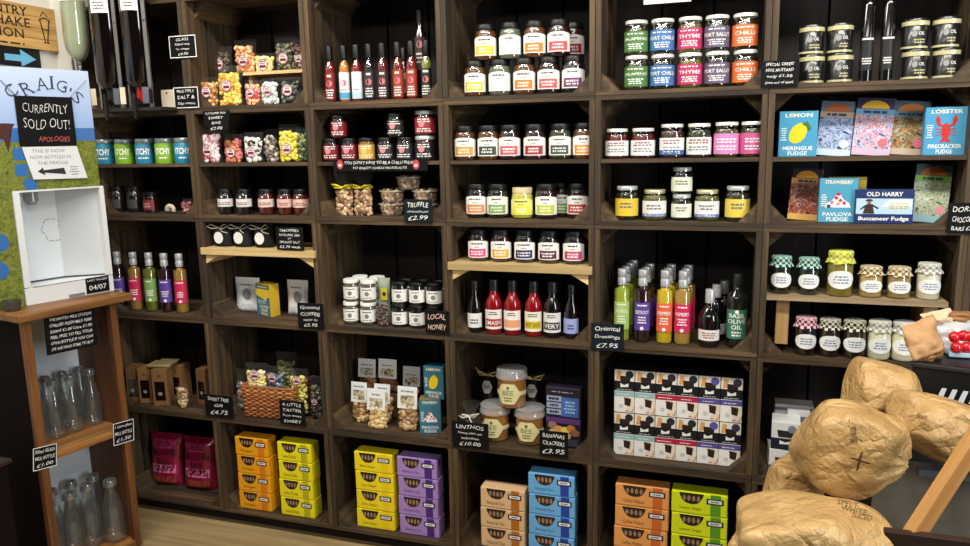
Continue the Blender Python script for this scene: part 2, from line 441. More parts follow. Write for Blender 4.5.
def bottle(name, label, px, y, z, h, bodyprof, capprof, body, cap, lab=None, texts=(), fine=None, group=None, liquid=None, rz=None, band=None, emblem=None, x=None):
    if x is None: x = X_at(px, y, z+h*.5)
    if rz is None: rz = max(0, (.35-x)*.2)
    t = thing(name, label, 'bottle', (x, y, z), rz, group)
    put('body', lathe(bodyprof, 20), body, t)
    if liquid:
        put('contents', lathe([(max(0, a*.93), b+.0015 if i < 3 else b) for i, (a, b) in enumerate(bodyprof[:-1])]+[(0, bodyprof[-2][1])], 16), liquid, t)
    put('cap', lathe(capprof, 16), cap, t)
    if lab:
        lc, r, z0, z1, ha = lab
        lb = put('label', patch(r+.0006, ha, z0, z1), lc, t)
        if band: put('label_band', patch(r+.001, ha*band[3], band[1], band[2]), band[0], lb)
        for (s, tz, H, mc) in texts: put('lettering', text_mesh(s, r*ha*1.55, H, 0, tz, r=r+.0014, bold=.012), mc, lb)
        for (f0, f1, rows, fc, wv) in (fine or ()): put('fine_print', dashes(r*ha*wv, f1-f0, rows, 0, (f0+f1)/2, r=r+.0012, seed=int(px*3)+rows), fc, lb)
        if emblem: put('emblem', cyl_disc(r+.0013, 0, emblem[2], emblem[1], emblem[1]), emblem[0], lb)
    return t
def panel(parent, name, x0, x1, z0, z1, m, y):
    return put(name, poly([(x0, z0), (x1, z0), (x1, z1), (x0, z1)], y), m, parent)
def spanel(parent, name, X, y0, y1, z0, z1, m):
    return put(name, cached(('sp', round(X,5), y0, y1, z0, z1), lambda: mk([(X, y0, z0), (X, y1, z0), (X, y1, z1), (X, y0, z1)], [(0, 1, 2, 3)])), m, parent)
CHALK = mat((232, 232, 226), .8); SLATE = mat((9, 9, 11), .7, spec=.2); SLATEB = mat((16, 26, 32), .7, spec=.2)
def sign(label, x0, y0, x1, y1, lines, plane=-.0045, frame=False, board=SLATE, shape=None, tilt=0.0, size=None, y=None, name='chalk_sign', chalk=CHALK, cat='sign'):
    """chalkboard tag standing against the shelf front at the given picture box"""
    a = on_y(x0, y1, plane); b = on_y(x1, y0, plane)
    W, H = b.x-a.x, b.z-a.z
    t = thing(name, label, cat, ((a.x+b.x)/2, plane, (a.z+b.z)/2), rot=(0, tilt, 0))
    if shape: put('board', prism([(p*W/2, q*H/2) for p, q in shape], 0, .004), board, t)
    else: put('board', box(-W/2, W/2, 0, .004, -H/2, H/2, .0008), board, t)
    if frame:
        f = .0028
        put('frame', boxes([(-W/2, W/2, -.0008, .001, H/2-f, H/2), (-W/2, W/2, -.0008, .001, -H/2, -H/2+f), (-W/2, -W/2+f, -.0008, .001, -H/2+f, H/2-f), (W/2-f, W/2, -.0008, .001, -H/2+f, H/2-f)]), CHALK, t)
    n = len(lines); m = .88 if frame else .94
    tot = sum(l[1] if isinstance(l, tuple) else 1 for l in lines); zt = H/2*m
    for l in lines:
        s, wt = (l[0], l[1]) if isinstance(l, tuple) else (l, 1)
        hl = H*m*wt/tot
        mc = l[2] if isinstance(l, tuple) and len(l) > 2 else chalk
        put('lettering', text_mesh(s, W*m*.80, hl*.52, 0, zt-hl/2, y=-.0006, bold=.002, hand=.04), mc, t)
        zt -= hl
    return t
# sweet pouch
def pouch_mesh(W, H, D, top=.2, seed=0, flare=.06, n=12):
    def f():
        V, Fc = [], []
        rn = random.Random(seed)
        def prof(tz):
            if tz < .08: return .35+.65*(tz/.08)**.6
            if tz < 1-top: return 1-.25*max(0, tz-.5)
            return max(.02, (1-(tz-(1-top))/top*1.6))*.85
        for side in (-1, 1):
            for j in range(n+1):
                tz = j/n
                wid = W/2*(1-.05*math.sin(PI*min(1, tz/(1-top)))+(flare*max(0, tz-(1-top))/top))
                for i in range(n+1):
                    u = -1+2*i/n
                    bul = (max(0, 1-abs(u)**2.4))**.6
                    p = Vector((u*7+seed, tz*7, side*3.1))
                    d = D/2*prof(tz)*bul + .004*noise.noise(p)*bul
                    if tz > 1-top: d = d*.5+.002*side*0
                    V.append((u*wid, side*max(d, .0003) + .004*math.sin(u*5+seed)*max(0, tz-(1-top)), tz*H))
        N = (n+1)*(n+1)
        for j in range(n):
            for i in range(n):
                a = j*(n+1)+i; q = (a, a+1, a+n+2, a+n+1)
                Fc.append(q); Fc.append(tuple(k+N for k in q[::-1]))
        return mk(V, Fc, True)
    return cached(('pouch', W, H, D, top, seed, flare, n), f)
ICO_V, ICO_F = None, None
def ico():
    global ICO_V, ICO_F
    if ICO_V is None:
        import bmesh
        bm = bmesh.new(); bmesh.ops.create_icosphere(bm, subdivisions=1, radius=1)
        bm.verts.ensure_lookup_table(); ICO_V = [v.co.copy() for v in bm.verts]; ICO_F = [tuple(v.index for v in f.verts) for f in bm.faces]; bm.free()
    return ICO_V, ICO_F
def blobs(W, H, D, cnt, rad, seed, stretch=1.0):
    def f():
        rn = random.Random(seed); V, Fc = [], []; iv, fc = ico()
        for _ in range(cnt):
            z = rn.uniform(.06, .97)*H; u = rn.uniform(-.9, .9)
            yy = -D/2*(max(0, 1-abs(u)**2.4))**.6*rn.uniform(.45, .92)
            rr = rad*rn.uniform(.75, 1.15)
            Rm = Matrix.Rotation(rn.uniform(0, 6.28), 3, 'Y') @ Matrix.Rotation(rn.uniform(-.6, .6), 3, 'X')
            o = len(V)
            for v in iv: V.append(Rm @ Vector((v.x*rr*stretch, v.y*rr*.8, v.z*rr)) + Vector((u*W/2*.92, yy+rr*.5*0, max(rr*.7, z))))
            Fc += [tuple(i+o for i in q) for q in fc]
        return mk(V, Fc, True)
    return cached(('blobs', W, H, D, cnt, rad, seed, stretch), f)
def pouch(label, px, y, z, W, H, cols, sticker=True, rad=.009, stretch=1.0, D=.045, top=.22, rz=0.0, fillh=.8, group=None, sx=0, szf=.36, tilt=0.0, seed=None, cat='sweet bag', name='sweet_bag', x=None):
    if x is None: x = X_at(px, y, z+H*.5)
    seed = int(px) if seed is None else seed
    t = thing(name, label, cat, (x, y, z), group=group, rot=(tilt, 0, rz))
    put('film_bag', pouch_mesh(W, H, D, top, seed), FILM, t)
    s = put('sweets', blobs(W*.94, H*fillh, D*.92, int(150*W*H*fillh/(.09*.09)*(.009/rad)**1.4), rad, seed, stretch), islands('sweet_mix', cols), t); s['kind'] = 'stuff'
    if sticker:
        rr = min(.021, W*.24); c = (sx, H*szf)
        st = put('sticker', poly(ell(c[0], c[1], rr, rr), -D*.5-.003), mat((236, 214, 214), .5), t)
        put('ring', mk([(c[0]+k*math.cos(a), -D*.5-.0033, c[1]+k*math.sin(a)) for a in [2*PI*i/20 for i in range(20)] for k in (rr*.97, rr*.86)], [(2*i, (2*i+2) % 40, (2*i+3) % 40, 2*i+1) for i in range(20)]), mat((150, 40, 60), .5), st)
        put('band', poly([(c[0]-rr*.62, c[1]-rr*.5), (c[0]+rr*.62, c[1]-rr*.5), (c[0]+rr*.62, c[1]-rr*.02), (c[0]-rr*.62, c[1]-rr*.02)], -D*.5-.0035), mat((110, 30, 48), .5), st)
        put('fine_print', dashes(rr*1.1, rr*.6, 2, c[0], c[1]+rr*.42, y=-D*.5-.0035, seed=seed), INK, st)
    return t

# ================================================================== column 3: white labelled jars (nine stacked, then four more shelves)
Wl = mat((236, 234, 228), .5); CRM = mat((226, 222, 205), .5)
def col3jar(label, px, y, z, band, content, lid=BLACKLID, h=.112, r=.0365, group=None, wl=Wl):
    bc = mat(band, .5)
    return jar('preserve_jar', label, 'jar', px, y, z, r, h, lid, content, (wl, .12, .60, 1.28, h*.06), (bc, .15, .40, .86), group=group,
               fine=[(.52, .60, 1, INK, .9), (.43, .49, 1, mat((150, 146, 138), .6), .4)], lidh=.018, lidr=.9, neck=.86, fill=.82)
BR = lambda *c: mat(tuple(int(v*(.62+.38*min(1, sum(c)/560))) for v in c), .3, 0, .4)
amber, red, dkred, green, dark, mint, orange = BR(120, 66, 16), BR(120, 14, 10), BR(60, 8, 10), BR(60, 66, 24), BR(26, 16, 14), BR(110, 120, 90), BR(160, 78, 20)
cn = ['mustard yellow', 'pale mint', 'orange', 'salmon pink', 'mauve']
cb = [(214, 196, 40), (196, 222, 208), (222, 126, 36), (208, 84, 84), (112, 64, 104)]
cc = [amber, mint, amber, dkred, dark]
b0 = base(0)
for i, px in enumerate((475.5, 500, 524.7, 549, 573.7)):
    col3jar('black lidded jar with %s band, %s, lower layer of top chutney stack' % (cn[i], ORD[i]), px, .055, b0, cb[i], cc[i], group='chutney jars in the top crate')
for i, px in enumerate((486, 510.5, 535, 559)):
    col3jar('black lidded jar with %s band, %s, upper layer of top chutney stack' % (cn[i], ORD[i]), px, .06, b0+.1125, cb[i], cc[i], group='chutney jars in the top crate')
col3jar('dark jar half hidden behind the salmon pink jar of the top chutney stack', 573.5, .15, b0+.1125, (150, 40, 50), dkred, group='chutney jars in the top crate')
col3jar('dark jar behind the mauve jar, carrying the hidden upper jar', 572, .15, b0, (150, 40, 50), dkred, group='chutney jars in the top crate')
g = 'jars on the shelf under the chutney stack'
for i, (px, bn, bc, ct) in enumerate(((465.6, 'golden orange', (216, 150, 50), amber), (488.7, 'dark green', (52, 70, 56), amber), (510, 'rose red', (206, 90, 100), dkred), (535, 'crimson', (160, 40, 52), dkred), (560.5, 'dark green', (60, 76, 64), green), (584.5, 'orange', (220, 150, 60), amber))):
    col3jar('jar with %s label band, %s in row of six below chutney stack' % (bn, ORD[i]), px, .05, MID, bc, ct, group=g)
g = 'jars around the yellow curd jar'
z = base(1)
for i, (px, bn, bc, ct, y) in enumerate(((477, 'orange', (222, 128, 60), dark, .055), (498, 'leaf green', (120, 160, 84), dark, .055), (546.5, 'lime', (190, 200, 60), dkred, .055), (562, 'green', (120, 170, 60), green, .13), (578, 'brick red', (176, 52, 46), dark, .09))):
    col3jar('dark jar with %s label band, beside the yellow curd jar row' % bn if i not in (1, 3) else ('dark jar with leaf green label, directly left of yellow curd jar' if i == 1 else 'jar with green label peeping out behind the lime banded jar'), px, y, z, bc, ct, group=g)
col3jar('bright yellow curd jar with cream lid among dark jars', 522.5, .055, z, (226, 220, 50), BR(206, 196, 80), mat((196, 180, 140), .5), h=.1, r=.037, group=g, wl=mat((226, 224, 120), .5))
g = 'jam jars on the pine shelf'
for i, (px, bn, bc, ct) in enumerate(((478.6, 'magenta pink', (214, 70, 130), dark), (501.5, 'golden yellow', (220, 170, 50), dkred), (525, 'navy', (40, 40, 90), dark), (549, 'plum', (84, 30, 50), dark), (574, 'hot pink', (196, 60, 110), dark))):
    col3jar('jam jar with %s label band on the pine shelf, %s' % (bn, ORD[i]), px, .05, 1.1175, bc, ct, group=g, h=.108, r=.0355)
# sauce bottles under the pine shelf
STB = [(0, 0), (.0275, 0), (.03, .005), (.03, .098), (.0275, .112), (.017, .132), (.0145, .142), (.0145, .156)]
STC = [(.0165, .148), (.0165, .182), (.0155, .185), (0, .185)]
SLB = [(0, 0), (.0235, 0), (.026, .005), (.026, .085), (.022, .105), (.012, .128), (.0115, .156)]
SLC = [(.0135, .146), (.0135, .176), (.0125, .178), (0, .178)]
z = base(2); g = 'sauce bottles under the pine shelf'
CAPG = mat((20, 26, 30), .4); REDB = mat((128, 8, 14), .12, 0, .8); DKB = mat((14, 9, 10), .12, 0, .8)
bt = [('slim black sauce bottle with plain white label, leftmost under pine shelf', 475, SLB, SLC, DKB, (226, 228, 226), None, None),
      ('red sauce bottle with red and white label under pine shelf', 494, STB, STC, REDB, (232, 226, 220), (168, 34, 40), 'SMASH'),
      ('red sauce bottle with peach label block under pine shelf', 512.5, STB, STC, REDB, (236, 228, 220), (226, 160, 120), None),
      ('red sauce bottle with yellow label block under pine shelf', 533.6, STB, STC, REDB, (236, 230, 214), (214, 190, 40), 'HOT DOG'),
      ('dark sauce bottle with grey label block under pine shelf', 552.5, STB, STC, DKB, (226, 224, 220), (66, 62, 62), 'VERY'),
      ('dark bottle with lavender label, rightmost under pine shelf', 571.5, SLB, SLC, DKB, (150, 160, 214), None, None)]
for i, (lb, px, bp, cp, bm_, lc, bd, tx) in enumerate(bt):
    r = max(p[0] for p in bp)
    hasb = bd is not None
    bottle('sauce_bottle', lb, px, .05, z, .185, bp, cp, bm_, CAPG, (mat(lc, .5), r, .018, .085 if hasb else .068, 1.2),
           texts=[(tx, .040, .015, WHITE)] if tx and tx != 'HOT DOG' else ([(tx, .040, .015, INK)] if tx else ()), band=(mat(bd, .5), .027, .053, .85) if hasb else None,
           fine=[(.066, .08, 2, INK, 1.0)] if hasb else [(.03, .05, 2, INK, 1.0)], group=g)

# ================================================================== column 4
lidW = mat((226, 224, 214), .35, .3)
g = 'pesto jars stacked two high'
pz = [((74, 120, 60), 'green', 'JALAPENO', BR(70, 66, 20)), ((60, 112, 170), 'blue', 'PORT CHILLI', BR(40, 34, 30)), ((186, 40, 96), 'magenta', 'THYME', BR(120, 110, 24)), ((92, 84, 108), 'slate purple', 'PORT SALUT', BR(44, 36, 30)), ((222, 106, 48), 'orange', 'CHILLI', BR(60, 30, 14))]
for lv in (0, 1):
    for i, px in enumerate((636.4, 662.5, 690, 717, 745)):
        c, nm, tx, ct = pz[i]
        jar('pesto_jar', 'silver lidded jar with %s label, %s of the ten pesto jars' % (nm, 'lower' if lv == 0 else 'upper'), 'jar', px, .055, b0+lv*.1025, .036, .102, lidW, ct,
            (mat(c, .5), .1, .68, 1.35, 0), text=(tx, .45, .0105), group=g, lidh=.010, lidr=.93, neck=.9, fine=[(.57, .64, 1, WHITE, 1.3), (.16, .34, 3, WHITE, 1.2)])
g = 'jars on the shelf under the pesto jars'
for i, (px, h, lc, nm, ct, extra) in enumerate(((617, .092, (222, 226, 224), 'white', red, 0), (643, .092, (224, 226, 224), 'white', red, 0), (672, .102, (226, 228, 230), 'white', BR(90, 50, 34), (56, 96, 160)), (699, .102, (228, 228, 222), 'white', BR(54, 62, 24), 0), (726.5, .104, (214, 130, 186), 'pink', BR(96, 84, 40), 0), (752.6, .104, (196, 84, 136), 'rose', BR(80, 74, 30), 0))):
    nm2 = ['red filled jar with white label, leftmost', 'red filled jar with white label, second', 'jar with white and blue label', 'green filled jar with white label', 'jar with pale pink label', 'jar with deep rose label'][i]
    t = jar('antipasti_jar', nm2+' on shelf under the pesto jars', 'jar', px, .052, MID, .0365, h, lidW, ct, (mat(lc, .5), .1, .60 if i < 4 else .68, 1.45, 0), group=g, lidh=.010, lidr=.9,
        band=(mat(extra, .5), .1, .24, 1.45) if extra else None, fine=[(.40, .56, 2, mat((150, 60, 60), .6) if i < 4 else WHITE, 1.2), (.2, .36, 2, mat((120, 120, 120), .6) if i < 4 else WHITE, 1.2)])
g = 'jars on the lowest pickle shelf'
z = base(1)
for px, h, r, lc, nm, ct, y, dz, extra in ((627, .105, .0365, (222, 190, 52), 'jar with yellow label, left end of the row under antipasti jars', BR(44, 34, 14), .06, 0, 0), (654.6, .094, .037, (226, 226, 226), 'olive jar with white label, left of the two stacked small jars', BR(116, 110, 40), .06, 0, (96, 120, 170)),
        (681.5, .08, .031, (222, 224, 204), 'small dark jar with cream label, under another identical jar', BR(30, 30, 20), .06, 0, 0), (682, .082, .032, (222, 224, 204), 'small dark jar with cream label, on top of another jar', BR(30, 30, 20), .06, .0805, 0),
        (707, .094, .037, (226, 226, 226), 'olive jar with white label, right of the two stacked small jars', BR(116, 110, 40), .06, 0, (96, 120, 170)), (737.5, .105, .0365, (218, 196, 80), 'jar with yellow label, right end of the row under antipasti jars', BR(60, 60, 20), .06, 0, 0)):
    jar('pickle_jar', nm, 'jar', px, y, z+dz, r, h, SILVER if h != .094 else mat((200, 190, 150), .3, .6), ct, (mat(lc, .5), .12, .64, 1.3, 0), group=g, lidh=.012, lidr=.88,
        band=(mat(extra, .5), .12, .22, 1.3) if extra else None, fine=[(.34, .54, 2, mat((110, 110, 100), .6), 1.1)])
# dressing bottles
DRB = [(0, 0), (.0235, 0), (.0255, .004), (.026, .008), (.026, .166), (.0245, .171), (.0145, .174), (.0125, .180), (.0125, .196)]
DRC = [(.0142, .184), (.0145, .186), (.0145, .206), (.0132, .208), (.0132, .211), (.0145, .213), (.0145, .233), (.0135, .235), (0, .235)]
GL = GLASS
dres = {'lime': ((168, 196, 104), (150, 160, 50)), 'violet': ((88, 60, 150), (40, 10, 20)), 'coral': ((224, 96, 60), (200, 170, 30)), 'crimson': ((206, 30, 84), (166, 130, 60)), 'green': ((120, 156, 84), (96, 100, 30)), 'raspberry': ((196, 34, 80), (150, 110, 50))}
def dressing(label, px, y, z, kind, group, tx=None, x=None):
    lc, liq = dres[kind]
    return bottle('dressing_bottle', label, px, y, z, .235, DRB, DRC, GL, SILVER, (mat(lc, .5), .026, .040, .132, 1.15), texts=[(tx, .10, .012, WHITE)] if tx else (),
        fine=[(.118, .127, 1, WHITE, 1.2), (.062, .088, 3, WHITE, 1.1)], liquid=mat(liq, .25, 0, .4), group=group, emblem=(WHITE, .006, .048), x=x)
z = base(2); g = 'dressing bottles in rows'
fr = [(622.5, 'lime'), (643, 'violet'), (665, 'coral'), (683, 'crimson')]
for i, (px, k) in enumerate(fr):
    x0 = X_at(px, .07, z+.12)
    for d in range(4 if i == 0 else 3):
        dressing('silver capped dressing bottle with %s label, front of its row' % k if d == 0 else 'silver capped %s labelled dressing bottle, %s behind the front one' % (k, ['', 'first', 'second', 'third'][d]), px, .06+d*.062, z, k, g, ['ORIENTAL', 'BEETROOT', 'PEPPER', 'RASPBERRY'][i] if d == 0 else None, x=x0+d*.004)
OB = [(0, 0), (.0315, 0), (.034, .006), (.034, .085), (.031, .1), (.018, .12), (.0125, .13), (.0125, .15)]
OC = [(.0145, .138), (.0145, .178), (.0135, .18), (0, .18)]
for i, (px, y) in enumerate(((709.4, .06), (716, .15), (724, .22))):
    bottle('vinegar_bottle', ['squat black bottle with white label and silver cap beside dressings', 'squat black bottle hidden behind the white labelled one', 'rearmost squat black bottle behind the white labelled one'][i], px, y, z, .18, OB, OC, DKB, SILVER, (mat((226, 222, 220), .5), .034, .022, .056, 1.15), fine=[(.028, .05, 3, mat((150, 60, 60), .6), 1.3)], group='squat vinegar bottles')
TB_ = [(0, 0), (.0285, 0), (.031, .006), (.031, .15), (.028, .165), (.0135, .178), (.0125, .21)]
TC_ = [(.0145, .195), (.0145, .228), (.0135, .23), (0, .23)]
bottle('oil_bottle', 'tall dark oil bottle with green label at the right of dressings', 737, .07, z, .23, TB_, TC_, mat((20, 24, 16), .12, 0, .8), mat((20, 28, 24), .4), (mat((58, 120, 92), .5), .031, .03, .122, 1.2), texts=[('BASIL\nOLIVE\nOIL', .085, .05, WHITE)], fine=[(.036, .055, 2, WHITE, 1.1)], emblem=(WHITE, .006, .116))
# dessert boxes, four high, six wide
g = 'small dessert boxes stacked four high'
z = base(3)
xl = X_at(613.5, .054, z+.01); xr = X_at(740, .054, z+.01); bw = (xr-xl)/6
PHOTO = pattern('dessert_photo', [(.3, (235, 228, 215)), (.52, (230, 214, 190)), (.56, (190, 120, 66)), (.7, (90, 44, 24))], 26)
tops = [(150, 186, 190), (150, 186, 190), (176, 28, 60), (176, 28, 60), (84, 78, 150), (84, 78, 150)]
tn = ['pale blue', 'pale blue', 'crimson', 'crimson', 'violet', 'violet']
badge = [(30, 30, 34), (30, 30, 34), (40, 40, 50), (30, 44, 40), (86, 84, 160), (52, 50, 76)]
NAVY = mat((12, 16, 24), .5)
bh = .0745; bdp = .062
for lv in range(4):
    for i in range(6):
        W = bw-.0014; sd = 'left' if i % 2 == 0 else 'right'
        A = lv in (1, 3)
        lab = ('black and white dessert box with photo, %s, %s row of the block' % (ORD[i], 'top' if lv == 3 else 'third')) if A else ('white dessert box with %s top stripe, %s of pair, %s row' % (tn[i], sd, 'second' if lv == 2 else 'bottom'))
        t = thing('dessert_box', lab, 'box', (xl+(i+.5)*bw, .085, z+lv*bh), 0, g)
        y = -bdp/2
        put('carton', box(-W/2, W/2, -bdp/2, bdp/2, 0, bh-.0008, .0006), NAVY if A else WHITE, t)
        yy = y-.0004
        if A:
            f = panel(t, 'photo', -W*.49, W*.49, bh*.46, bh*.97, mat((232, 226, 214), .5), yy)
            put('dish', poly([(-W*.2, bh*.46), (W*.28, bh*.46), (W*.3, bh*.68), (-W*.22, bh*.70)], yy-.0004), mat((40, 24, 18), .5), f)
            put('garnish', poly([(-W*.42, bh*.5), (-W*.2, bh*.5), (-W*.16, bh*.88), (-W*.36, bh*.92)], yy-.0003), mat((214, 160, 96), .5), f)
            put('badge', poly(ell(W*.25, bh*.77, W*.2, W*.2, 14), yy-.0006), mat(badge[i], .5), f)
            put('logo', poly([(-W*.2, bh*.16), (W*.2, bh*.20), (W*.2, bh*.36), (-W*.02, bh*.27), (-W*.2, bh*.36)], yy), WHITE, t)
            put('fine_print', dashes(W*.8, bh*.06, 1, 0, bh*.07, y=yy, seed=i), mat((200, 200, 200), .6), t)
        else:
            panel(t, 'stripe', -W*.5, W*.5, bh*.74, bh*.98, mat(tops[i], .5), yy)
            put('fine_print', dashes(W*.7, bh*.07, 1, -W*.05, bh*.84, y=yy-.0003, seed=i), WHITE, t)
            f = put('photo', poly([(W*.02, bh*.04), (W*.5, bh*.04), (W*.5, bh*.70), (-W*.05, bh*.70), (W*.2, bh*.4)], yy), PHOTO, t)
            put('dish', poly([(W*.02, bh*.36), (W*.3, bh*.30), (W*.34, bh*.66), (W*.0, bh*.68)], yy-.0004), mat((46, 26, 20), .5), f)
            put('seal', poly(ell(-W*.16, bh*.30, W*.11, W*.11, 12), yy-.0005), mat((200, 204, 204), .5), t)
# cake boxes
def cakebox(label, x, y, z, W, H, D, rgb, band, group, name, rz=0, txc=None):
    t = thing('cake_box', label, 'box', (x, y, z), rz, group)
    put('carton', box(-W/2, W/2, -D/2, D/2, 0, H-.001, .004), mat(rgb, .4), t)
    yy = -D/2-.0005
    w = put('window', poly([(-W*.36, H*.955), (-W*.345, H*.80)]+ell(-W*.14, H*.80, W*.19, H*.34, 12, PI*1.05, PI*1.95)+[(W*.065, H*.80), (W*.08, H*.955)], yy), mat((34, 20, 14), .2, 0, .6), t)
    for k in range(4):
        put('biscuit', poly(ell(-W*.27+k*W*.085, H*.72, W*.03, H*.13, 8), yy-.0004), mat((150, 118, 92), .6), w)
    b = panel(t, 'stripe', W*.2, W*.38, 0.004, H*.98, mat(band, .45), yy)
    bd = panel(b, 'badge', W*.13, W*.43, H*.55, H*.80, mat((20, 24, 36), .4), yy-.0006)
    panel(bd, 'badge_face', W*.16, W*.40, H*.60, H*.75, mat((226, 228, 228), .4), yy-.001)
    put('fine_print', dashes(W*.2, H*.09, 1, W*.28, H*.675, y=yy-.0014, seed=3), INK, bd)
    put('lettering', text_mesh(name, W*.40, H*.17, -W*.15, H*.26, y=yy, bold=0), txc or mat(tuple(int(v*.45) for v in rgb), .5), t)
    return t
cz = base(4)
stacks = [(1, 259, 4, (232, 160, 22), (214, 122, 14), 'amber', 'Ginger' , 254.5), (1, 299, 4, (236, 220, 24), (176, 176, 20), 'lemon yellow', 'Lemon Drizzle', 296.5),
          (2, 374, 4, (240, 216, 26), (236, 204, 20), 'bright yellow', 'Stem Ginger', 375), (2, 419, 4, (164, 132, 200), (70, 36, 120), 'lilac', 'Blueberry Oat', 418.5),
          (3, 502, 3, (222, 184, 138), (176, 104, 30), 'cream tan', 'Natural Oat', 502.5), (3, 552, 4, (104, 172, 226), (30, 60, 160), 'sky blue', 'Honey Nut', 551.5),
          (4, 640, 4, (230, 158, 88), (204, 100, 40), 'peach orange', 'Coffee Walnut', 640.5), (4, 697, 4, (214, 226, 26), (86, 150, 36), 'lime yellow', 'Lemon Ginger', 698)]
lvn = ['bottom', 'second', 'third', 'top']
for (c, px, n, rgb, bd, nm, tx, pxm) in stacks:
    W, H, D = {1: .150, 2: .158, 3: .164, 4: .176}[c], .0765, .062
    y0 = .025+D/2
    x = X_at(pxm, .025, cz+.1)
    rn = random.Random(px)
    for k in range(n):
        lv = lvn[k] if n == 4 else ['bottom', 'middle', 'top'][k]
        cakebox('%s cake box with dark window, %s of its stack on the lowest level' % (nm, lv), x+rn.uniform(-.002, .002), y0, cz+k*H, W, H, D, rgb, bd, 'cake boxes on the lowest level', tx, rn.uniform(-.012, .012))

# ================================================================== column 5
blk = mat((16, 17, 18), .35, 0, .3); GOLD = mat((206, 198, 150), .35, .3)
g = 'black tins in pairs'
pos = ['far left', 'second', 'third', 'far right']
for i, px in enumerate((811.5, 840, 914.8, 946)):
    for lv in (0, 1):
        z = b0+lv*.0805; r, h = .0325, .08
        t = thing('mustard_tin', 'black tin with gold rims, %s of the %s pair on top right shelf' % (['lower', 'upper'][lv], pos[i]), 'tin', (X_at(px, .055, z+.04), .055, z), .1, g)
        put('body', lathe([(0, 0), (r, 0), (r, h*.74), (r*.96, h*.76), (0, h*.76)], 24), blk, t)
        put('rim', lathe([(r+.0008, h*.02), (r+.0008, h*.09)], 24), GOLD, t)
        put('lid', lathe([(r*.97, h*.76), (r*1.02, h*.76), (r*1.02, h*.97), (r*.97, h), (0, h*.995)], 24), blk, t)
        put('gold_band', lathe([(r*1.02+.0008, h*.77), (r*1.02+.0008, h*.91)], 24), GOLD, t)
        put('emblem', cyl_disc(r+.0008, -.010, h*.49, .007, .008), mat((150, 150, 146), .5), t)
        put('lettering', text_mesh('OIL', .016, .009, .008, h*.5, r=r+.001, bold=.01), CHALK, t)
        put('fine_print', dashes(.03, h*.18, 2, .004, h*.25, r=r+.001, seed=i), mat((190, 180, 130), .5), t)
for i, px in enumerate((867, 887.5)):
    z = b0; r = .0175
    t = thing('oil_flask', 'tall slim black bottle, %s of the two between the tins' % ['left', 'right'][i], 'bottle', (X_at(px, .055, z+.1), .055, z), 0, 'tall slim black bottles')
    put('body', lathe([(0, 0), (r, 0), (r, .205), (r*.8, .215), (r*.5, .225), (r*.5, .25)], 20), mat((12, 12, 13), .15, 0, .6), t)
    put('cap', lathe([(r*.62, .235), (r*.62, .268), (0, .27)], 16), BLACKLID, t)
    lb = put('label', patch(r+.0006, 1.2, .03, .12), mat((22, 22, 24), .5), t)
    put('fine_print', dashes(r*1.6, .02, 3, 0, .055, r=r+.001, seed=i), CHALK, lb)
    put('label_line', patch(r+.001, .9, .112, .117), CHALK, lb)
sign('black chalk offer sign at the right end of the pesto shelf', 760.5, 59.5, 799, 87, ['SPECIAL OFFER!', '500G MUSTARD', ('only £1.50', 1.2), '(best out of date)'])
TEAL = (70, 150, 176)
LEMON = lambda t, W, H, yy: (put('fruit', poly([(-W*.24, H*.40), (-W*.20, H*.33), (-W*.08, H*.29), (W*.06, H*.32), (W*.18, H*.42), (W*.22, H*.54), (W*.24, H*.66), (W*.16, H*.74), (W*.02, H*.74), (-W*.14, H*.66), (-W*.23, H*.53)], yy), mat((232, 200, 30), .5), t),
                             put('leaf', poly([(W*.08, H*.72), (W*.22, H*.78), (W*.34, H*.62), (W*.26, H*.55), (W*.20, H*.66)], yy-.0003), mat((60, 110, 50), .5), t))
def lobster(t, W, H, yy):
    rd = mat((190, 40, 30), .5)
    b = put('lobster_picture', poly(ell(0, H*.50, W*.10, H*.17, 14), yy), rd, t)
    put('tail', poly([(-W*.06, H*.36), (W*.06, H*.36), (W*.14, H*.25), (W*.04, H*.28), (-W*.04, H*.28), (-W*.14, H*.25)], yy-.0002), rd, b)
    for s in (-1, 1):
        put('claw', poly([(s*W*.06, H*.58), (s*W*.2, H*.62), (s*W*.26, H*.74), (s*W*.20, H*.84), (s*W*.14, H*.74), (s*W*.14, H*.66), (s*W*.04, H*.62)][::s], yy-.0002), rd, b)
        for k in range(3): put('limb', poly([(s*W*.06, H*(.54-.05*k)), (s*W*.24, H*(.56-.07*k)), (s*W*.24, H*(.545-.07*k)), (s*W*.06, H*(.52-.05*k))][::s], yy-.0002), rd, b)
def pavlova(t, W, H, yy):
    b = put('pavlova_picture', poly([(-W*.34, H*.34), (W*.34, H*.34), (W*.28, H*.44), (W*.14, H*.52), (W*.06, H*.62), (-W*.06, H*.62), (-W*.14, H*.52), (-W*.28, H*.44)], yy), mat((238, 232, 230), .5), t)
    for (x, q, c) in ((-.05, .56, (190, 40, 50)), (.06, .50, (200, 60, 60)), (-.16, .46, (210, 120, 130)), (.16, .44, (190, 60, 70)), (-.24, .37, (70, 40, 70)), (.0, .42, (214, 140, 150)), (0, .64, (190, 30, 40))):
        put('berry', poly(ell(W*x, H*q, W*.055, W*.05, 8), yy-.0004), mat(c, .5), b)
